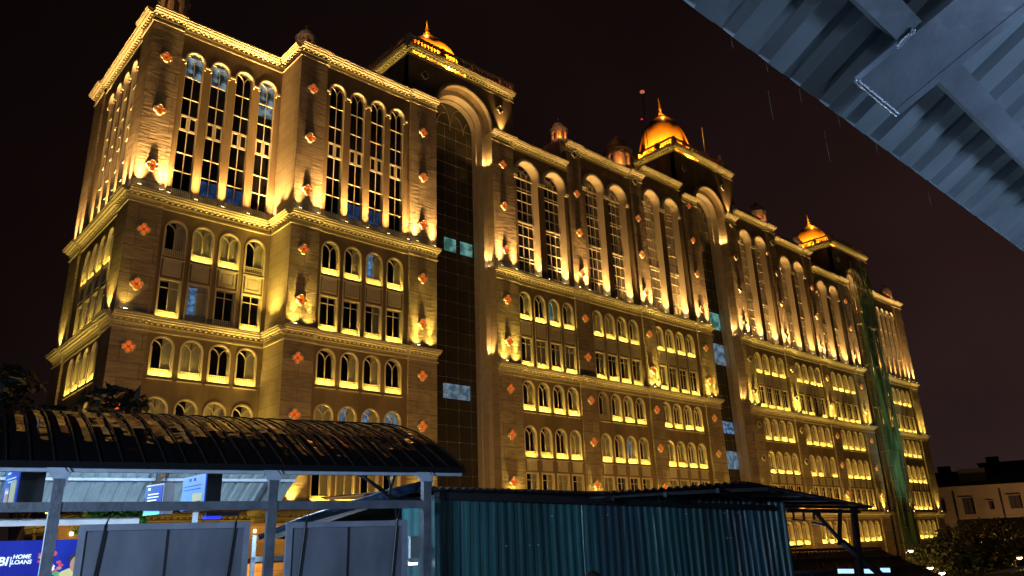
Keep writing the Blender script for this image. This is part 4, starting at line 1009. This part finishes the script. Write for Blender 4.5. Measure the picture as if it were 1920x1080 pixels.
o = m.build('sloping_roof', [mat('dark_felt', (.012, .010, .009), .95, spec=.1, var=.4, bscale=6)], None, PW(*q[0]), AZ); tag(o, 'dark sloping lean-to roof under the rolled tarpaulin', 'roof')
for k, (pp, lab) in enumerate((([(664, 884), (690, 900), (712, 915), (730, 928), (748, 938), (800, 936)], 'thick black cable sagging from the vault eave to the shed corner'),
        ([(741, 884), (736, 905), (729, 922), (733, 938), (742, 946), (745, 978)], 'black cable looping down past the beam near the right post'),
        ([(722, 885), (731, 902), (731, 918), (728, 935), (736, 944)], 'thin black cable hanging beside the cable loop near the right post'),
        ([(672, 884), (700, 910), (728, 930), (760, 945), (798, 944)], 'thinner black cable just under the thick sagging one'))):
    m = MB(); q = [Vector(UN(x, y, 10.12-.03*k)) for x, y in pp]
    m.tube([p-q[0] for p in q], (.022, .02, .012, .013)[k], 6); o = m.build('cable', [M['rubber']], None, PW(*q[0]), AZ, smooth=True); tag(o, lab, 'cable', 'cables near the right post')
m = MB(); q = UN(770, 1008, 10.8); m.box(0, .16, 0, .08, -.28, 0); m.box(-.01, .17, -.01, .09, 0, .015); o = m.build('junction_box', [M['white_box']], None, PW(*q), AZ); tag(o, 'small white junction box left of the right post', 'box')
m = MB(); q = UN(768, 1058, 10.9); m.box(0, .12, 0, .05, -.01, .02); m.box(-.01, .13, -.01, .06, .02, .05, 1); o = m.build('bulkhead_lamp', [emat('bulkhead', (.6, .8, 1), 12), M['white_box']], None, PW(*q), AZ); tag(o, 'tiny bright white lamp under the junction box', 'lamp')
m = MB(); 
for x0 in (0, .9): m.box(x0, x0+.06, 0, .06, 0, 2.0)
m.box(0, .96, 0, .06, 1.6, 1.68); m.box(0, .96, 0, .06, 1.1, 1.18); q = UN(475, 990, 13.0)
o = m.build('back_frame', [M['paleblue']], None, PW(q[0], 13.0, DZ), AZ); tag(o, 'pale steel frame seen between the two blank boards', 'frame')

# ------------------------------------------------------------------ platform roof overhead (ribs fall towards the building)
YE, ZEV, SL = 1.05, 1.6, .57
rt_ = empty('platform_roof', (6.0, -6.0, DZ), 0, 'blue-grey corrugated metal roof overhead with welded box beam and purlins', 'roof')
def rp_(x, s, off=0):   # along the slope from the eave, off = below the sheet
    c = math.hypot(1, SL); return (x-6.0, YE-s/c-off*SL/c+6.0, ZEV+s*SL/c-off/c-DZ)
M['over'] = mat('overhead_sheet', (.21, .25, .28), .42, bump=.12, bscale=4, var=.3, metal=.25, vscale=3)
M['overb'] = mat('overhead_beam', (.18, .21, .25), .45, bump=.25, bscale=7, var=.35, metal=.2, vscale=4, detail=8)
m = MB(); PT2 = .2275; x = -1.0+.0; prof = []
x = 2.27-PT2*22
while x < 16:
    for (dx, of) in ((0, 0), (.105, 0), (.135, .034), (.197, .034)): prof.append((x+dx, of))
    x += PT2
vs = []
SS = [0, .12, 1, 3, 7]
for s in SS: vs += [rp_(px_, s, -of) for px_, of in prof]
n_ = len(prof); m.add(vs, [(j*n_+i, j*n_+i+1, (j+1)*n_+i+1, (j+1)*n_+i) for j in range(len(SS)-1) for i in range(n_-1)])
m.build('roof_sheet', [M['over']], rt_)
m = MB()
def ubar(m, x0, x1, s0, s1, o0, o1):
    v = [rp_(a, b, c) for a in (x0, x1) for b in (s0, s1) for c in (o0, o1)]
    m.add(v, [(0, 1, 3, 2), (4, 6, 7, 5), (0, 4, 5, 1), (2, 3, 7, 6), (0, 2, 6, 4), (1, 5, 7, 3)])
for s in (.346, 1.45, 2.6, 3.8):
    xa = 2.52+.22*s; m = MB(); ubar(m, -4, xa, s-.03, s+.03, .002, .13); ubar(m, -4, xa, s+.03, s+.065, .12, .13); m.build('purlin', [M['overb']], rt_)
    m = MB(); ubar(m, xa+.35, 15, s-.03, s+.03, .002, .13); ubar(m, xa+.35, 15, s+.03, s+.065, .12, .13); m.build('purlin', [M['overb']], rt_)
m = MB()
def sbar(m, x0, x1, s0, s1, o0, o1):
    v = [rp_(a+.22*(b-.14), b, c) for a in (x0, x1) for b in (s0, s1) for c in (o0, o1)]
    m.add(v, [(0, 1, 3, 2), (4, 6, 7, 5), (0, 4, 5, 1), (2, 3, 7, 6), (0, 2, 6, 4), (1, 5, 7, 3)])
sbar(m, 2.55, 2.905, .14, 6.5, .118, .142); sbar(m, 2.70, 2.76, .16, 6.5, .0, .118); sbar(m, 2.86, 2.907, .139, 6.5, .13, .1445)
m.build('box_beam', [M['overb']], rt_)
m = MB(); r = random.Random(8)
for k in range(30):
    xx = 2.55+.355*k/30; c_ = rp_(xx, .136, .140); m.lathe([(.004, -.009), (.011*r.uniform(.8, 1.4), -.003), (.010*r.uniform(.8, 1.4), .004), (.003, .009)], (c_[0], c_[1], c_[2]), 6)
for k in range(12):
    c_ = rp_(2.585+r.uniform(-.004, .004), .305+.006*k, .140); m.lathe([(.004, -.008), (.010, -.002), (.009, .004), (.003, .008)], c_, 6)
m.build('weld_seam', [mat('weld', (.35, .38, .42), .3, metal=.7)], rt_, smooth=True)
m = MB(); m.box(8, 8.3, .0, .3, 0, 6); m.box(-3, -2.7, -3.5, -3.2, 0, 7)
m.T = None; o = m.build('roof_column', [M['overb']], rt_, (0, 0, 0))
o.location = (0, 0, 0)
# drips falling from the eave
m = MB(); k = 0
for (px_, py_, L_) in ((1371, 70, .05), (1437, 120, .035), (1498, 165, .06), (1570, 212, .06), (1641, 265, .06), (1684, 292, .03), (1722, 318, .025), (1440, 170, .12), (1545, 245, .14), (1740, 360, .08)):
    d = CR*((px_-960)/1420.9)-CU*((py_-540)/1420.9)+CF; P = d*(YE/d.y); m.tube([(P.x, P.y, P.z), (P.x+.001, P.y, P.z-L_*.6), (P.x+.003, P.y, P.z-L_)], [.0005, .0011, .0004], 5)
o = m.build('rain_drips', [mat('water', (.08, .06, .045), .5, spec=.3)], None); tag(o, 'thin streaks of rain water falling from the overhead roof edge', 'drips', kind='stuff')
# platform tube lights behind the camera
for i, (x, y, z, e, aim, lab) in enumerate(((4.2, -1.6, .9, 62, (-.1, .9, .6), 'white tube light under the platform roof, right of the viewer'), (-5.0, 1.6, 1.45, 1000, (.55, .8, -.22), 'white tube light under the platform roof, left of the viewer'))):
    m = MB(); m.box(-.6, .6, -.04, .04, .03, .08); m.tube([(-.58, 0, 0), (.58, 0, 0)], .018, 8, 1); o = m.build('tube_light', [M['white_box'], emat('tube2', (.75, .88, 1), 8)], None, (x, y, z)); tag(o, lab, 'light')
    lamp('tube_glow', 'AREA', (0, .08, 0), e, (.46, .66, 1.0), o, aim=aim, shape='RECTANGLE', size=1.2, size_y=.5)
lamp('roof_fill', 'AREA', (-2.5, -1.5, .2), 30, (.55, .76, 1.0), None, aim=(1, .5, .75), shape='RECTANGLE', size=1.2, size_y=.5)  # fill light added to soften the dark rib faces overhead
lamp('roof_fill', 'AREA', (5.5, 3.6, -1.0), 75, (.60, .80, 1.0), None, aim=(-.35, -.75, 1.0), shape='RECTANGLE', size=1.2, size_y=.08)  # added light, shines up on the overhead sheet from below the eave

# ------------------------------------------------------------------ person just below the frame edge
pr = empty('person', (dirpt(1113, 1078, 8.2).x, dirpt(1113, 1078, 8.2).y, DZ), AZ, 'dark haired person in a dark shirt walking past the teal shed, only head top visible', 'person')
def skin_body(joints, edges, name, mat_, parent, smooth=True):
    me = bpy.data.meshes.new(name); me.from_pydata([j[0] for j in joints], edges, []); me.materials.append(mat_); ob = bpy.data.objects.new(name, me); COL.objects.link(ob)
    md = ob.modifiers.new('s', 'SKIN'); 
    for i, j in enumerate(joints): me.skin_vertices[0].data[i].radius = j[1] if isinstance(j[1], tuple) else (j[1], j[1])
    me.skin_vertices[0].data[0].use_root = True
    sb = ob.modifiers.new('d', 'SUBSURF'); sb.levels = 1; sb.render_levels = 1
    dg = bpy.context.evaluated_depsgraph_get(); m2 = bpy.data.meshes.new_from_object(ob.evaluated_get(dg)); bpy.data.objects.remove(ob)
    if not m2.materials: m2.materials.append(mat_)
    o = bpy.data.objects.new(name, m2); COL.objects.link(o); o.parent = parent; return o
HS = 1.41/1.72
J = [((0, 0, .92), (.15, .11)), ((0, 0, 1.18), (.13, .10)), ((0, 0, 1.38), (.16, .10)), ((0, 0, 1.48), (.06, .06)), ((0, .01, 1.60), (.078, .095)), ((0, .01, 1.67), (.06, .075)),
     ((.19, 0, 1.40), .055), ((.25, .02, 1.14), .043), ((.24, -.10, .92), .032), ((-.19, 0, 1.40), .055), ((-.25, .0, 1.14), .043), ((-.25, -.04, .90), .032),
     ((.09, 0, .84), .085), ((.10, -.08, .48), .06), ((.10, .02, .08), .042), ((.10, -.12, .04), .038), ((-.09, 0, .84), .085), ((-.10, .06, .48), .06), ((-.10, .20, .12), .042), ((-.10, .08, .04), .038)]
J = [((p[0]*HS, p[1]*HS, p[2]*HS), r_) for p, r_ in J]
Ed = [(0, 1), (1, 2), (2, 3), (3, 4), (4, 5), (2, 6), (6, 7), (7, 8), (2, 9), (9, 10), (10, 11), (0, 12), (12, 13), (13, 14), (14, 15), (0, 16), (16, 17), (17, 18), (18, 19)]
skin_body(J, Ed, 'body', M['shirt'], pr)
m = MB(); m.lathe([(.02, -.09), (.085, -.06), (.098, 0), (.09, .06), (.05, .10), (.01, .112)], (0, .015, 1.615*HS), 16); m.build('hair', [M['hair']], pr, smooth=True)

# ------------------------------------------------------------------ trees, far houses, street lamps
p = dirpt(60, 800, 26); clump('tree', (p.x, p.y, GZ), 1.9, 4200, M['leafdark'], 'dark tree silhouette in front of the left corner of the building', 'tree', .22, 31, trunk=p.z-GZ-.3, sq=.55, blobs=22)
for (px, py, d, rad, sd_, lab) in ((1812, 1056, 78, 3.6, 41, 'leafy tree just right of the building foot'), (1768, 1052, 70, 2.3, 42, 'small tree against the right corner of the building'),
        (1870, 1058, 84, 3.6, 43, 'broad tree in front of the old house'), (1925, 1040, 88, 4.4, 44, 'tall dark tree at the right edge')):
    p = dirpt(px, py, d); clump('tree', (p.x, p.y, GZ), rad, 4200, M['leaf'], lab, 'tree', .22, sd_, trunk=max(3, p.z-GZ), sq=.8, blobs=20)
# old house
p0 = dirpt(1757, 1010, 150); p1 = dirpt(1990, 1000, 150); hd_ = (Vector((p1.x, p1.y, 0))-Vector((p0.x, p0.y, 0))); HL = hd_.length; ha = math.atan2(hd_.y, hd_.x)
hs = empty('old_house', (p0.x, p0.y, GZ), ha, 'old three-storey plastered house with small dark windows beyond the trees', 'house')
HH = 6.5-GZ
holes = []; wins = []
for row, (z0, z1) in enumerate(((HH-3.6, HH-1.3), (HH-8.0, HH-5.6), (HH-12.6, HH-10.2))):
    for k, (x, w_) in enumerate(((1.8, .9), (5.6, 1.6), (8.8, .7), (12.2, 1.7), (15.8, 1.5), (21.0, 2.6), (26.0, 1.5))):
        w2 = w_/2; wins.append((x, w2, z0 if k not in (1, 5) else z0-.6, z1-.3 if k != 2 else z1-1)); holes.append(rect(x-w2, x+w2, wins[-1][2], wins[-1][3]))
m = MB(); cuts = [0, 3.4, 7.3, 10.2, 13.9, 18.0, 24.0, HL]
for a_, b_ in zip(cuts, cuts[1:]): m.slab(rect(a_, b_, 0, HH), 0, .3, [h for h in holes if a_ < h[0][0] < b_])
m.box(0, HL, .9, 10, 0, HH-.05); m.box(-.02, 0, 0, 10, 0, HH-.06); m.build('wall', [M['house']], hs)
m = MB(); m.box(-.6, HL+.5, -.6, 10, HH, HH+.25); m.box(0, HL, -.15, .0, HH-4.8, HH-4.6); m.build('eaves', [M['house']], hs)
m = MB(); m.add([(-.6, -.5, HH+.25), (HL+.5, -.5, HH+.25), (HL+.5, 9, HH+2.4), (-.6, 9, HH+2.4)], [(0, 1, 2, 3)]); m.box(5, 9, 3, 6, HH+.3, HH+3.2); m.build('roof', [M['houseroof']], hs)
for (x, w2, z0, z1) in wins:
    m = MB(); m.box(x-w2, x+w2, .25, .3, z0, z1); m.box(x-.04, x+.04, .18, .25, z0, z1); m.box(x-w2-.1, x+w2+.1, -.35, .0, z1+.12, z1+.22); m.build('window', [M['houseroof']], hs)
for k in range(3):
    x = (3.8, 10.4, 24)[k]; m = MB(); m.tube([(x, -.12, 1), (x, -.12, HH-.4)], .08, 6); m.build('drainpipe', [M['houseroof']], hs)
# low tiled outhouse in front
p = dirpt(1825, 1005, 118); oh = empty('outhouse', (p.x, p.y, GZ), ha, 'small outhouse with dark pitched roof in front of the old house', 'house')
hz = p.z-GZ+.2
m = MB(); m.box(-1, 7.5, 0, 6, 0, hz); m.build('wall', [M['house']], oh)
m = MB(); m.add([(-1.5, -.5, hz), (8, -.5, hz), (8, 3, hz+1.9), (-1.5, 3, hz+1.9), (-1.5, 6.5, hz), (8, 6.5, hz)], [(0, 1, 2, 3), (3, 2, 5, 4), (0, 3, 4), (1, 5, 2)]); m.build('roof', [M['houseroof']], oh)
# dark blocks behind the house
for k, (px, py, d, wd, lab) in enumerate(((1850, 880, 230, 26, 'long low dark block behind the old house roof'), (1925, 862, 240, 22, 'taller dark block at the right edge behind the old house'))):
    p = dirpt(px, py, d); m = MB(); m.box(-wd/2, wd/2, 0, 14, 0, p.z-GZ); m.box(-wd/2+2, -wd/2+5, 2, 5, p.z-GZ, p.z-GZ+1.6); m.box(wd/2-8, wd/2-6, 1, 5, p.z-GZ, p.z-GZ+.9); m.box(-wd/2-.3, wd/2+.3, -.3, 0, p.z-GZ-.5, p.z-GZ)
    o = m.build('apartment_block', [mat('far_block', (.05, .04, .045), .9, var=.3, bscale=.3)], None, (p.x, p.y, GZ), ha); tag(o, lab, 'building')
lampN = 0
def street_lamp(loc, h, e, lab, head=.0, vis=True, col=(1, .62, .22), hs_=1.0):
    r = empty('street_lamp', (loc[0], loc[1], GZ), 0, lab, 'street lamp', 'street lamps')
    m = MB(); m.tube([(0, 0, 0), (0, 0, h)], [.09, .05], 8); m.tube([(0, 0, h-.05), (.4, 0, h+.12), (.9, 0, h+.15)], [.04, .035, .03], 6); m.build('pole', [M['purlin']], r)
    m = MB(); m.box(.75, 1.25, -.12, .12, h+.10, h+.2); m.build('lamp_head', [M['fixture']], r)
    m = MB(); m.lathe([(.05, -.12*hs_), (.14*hs_, -.06*hs_), (.16*hs_, 0)], (1.0, 0, h+.10), 10); m.build('lamp_glass', [emat('street_glow', (1, .8, .45), 14)], r)
    if e: lamp('street_light', 'POINT', (1.0, 0, h-.15), e*.4 if e < 1000 else e, col, r, shadow_soft_size=.15)
    return r
for (px, py, d, e, lab) in ((1708, 1035, 66, 260, 'street lamp glowing at the foot of the green netting'), (1745, 1067, 60, 200, 'street lamp below the small tree by the building corner'),
        (1767, 1077, 56, 200, 'lowest street lamp at the bottom right edge of the view'), (1912, 1048, 64, 300, 'street lamp at the right edge in front of the tall tree')):
    p = dirpt(px, py, d); street_lamp((p.x-1.0, p.y), p.z-GZ, e, lab)
for k, (x, y, lab) in enumerate(((6, 26, 'added unseen fill lamp below the left canopy on the road'), (30, 27, 'added unseen fill lamp on the road before the first arch of the building'), (56, 27, 'added unseen fill lamp on the road before the middle of the building'), (84, 27, 'added unseen fill lamp on the road before the middle golden dome'))):
    street_lamp((x, y), 4.6, 4900, lab, col=(1, .53, .11))  # unseen lamps added along the road to fill the façade with warm light
lamp('house_light', 'SPOT', (p0.x-8, p0.y-30, -3), 14000, (1, .55, .22), None, aim=(18, 30, 5), spot_size=R_(80), spot_blend=1, shadow_soft_size=.5)
# pale railing far right
p = dirpt(1845, 1079, 40); q = dirpt(1935, 1060, 46); rl = empty('roadside_railing', (p.x, p.y, p.z-1.2), 0, 'pale railing of a ramp at the bottom right corner', 'railing'); m = MB(); D = q-p
m.bar((0, 0, 1.2), (D.x, D.y, 1.2+D.z), .10, .12); m.bar((0, 0, .7), (D.x, D.y, .7+D.z), .06, .06)
m.build('rails', [M['white_box']], rl); m = MB()
for k in range(12): a = D*k/11; m.bar((a.x, a.y, a.z-4), (a.x, a.y, a.z+1.2), .07)
m.build('balusters', [M['white_box']], rl)
SILLo = bpy.data.objects.get('sill_light')
bpy.data.objects.remove(SILL)
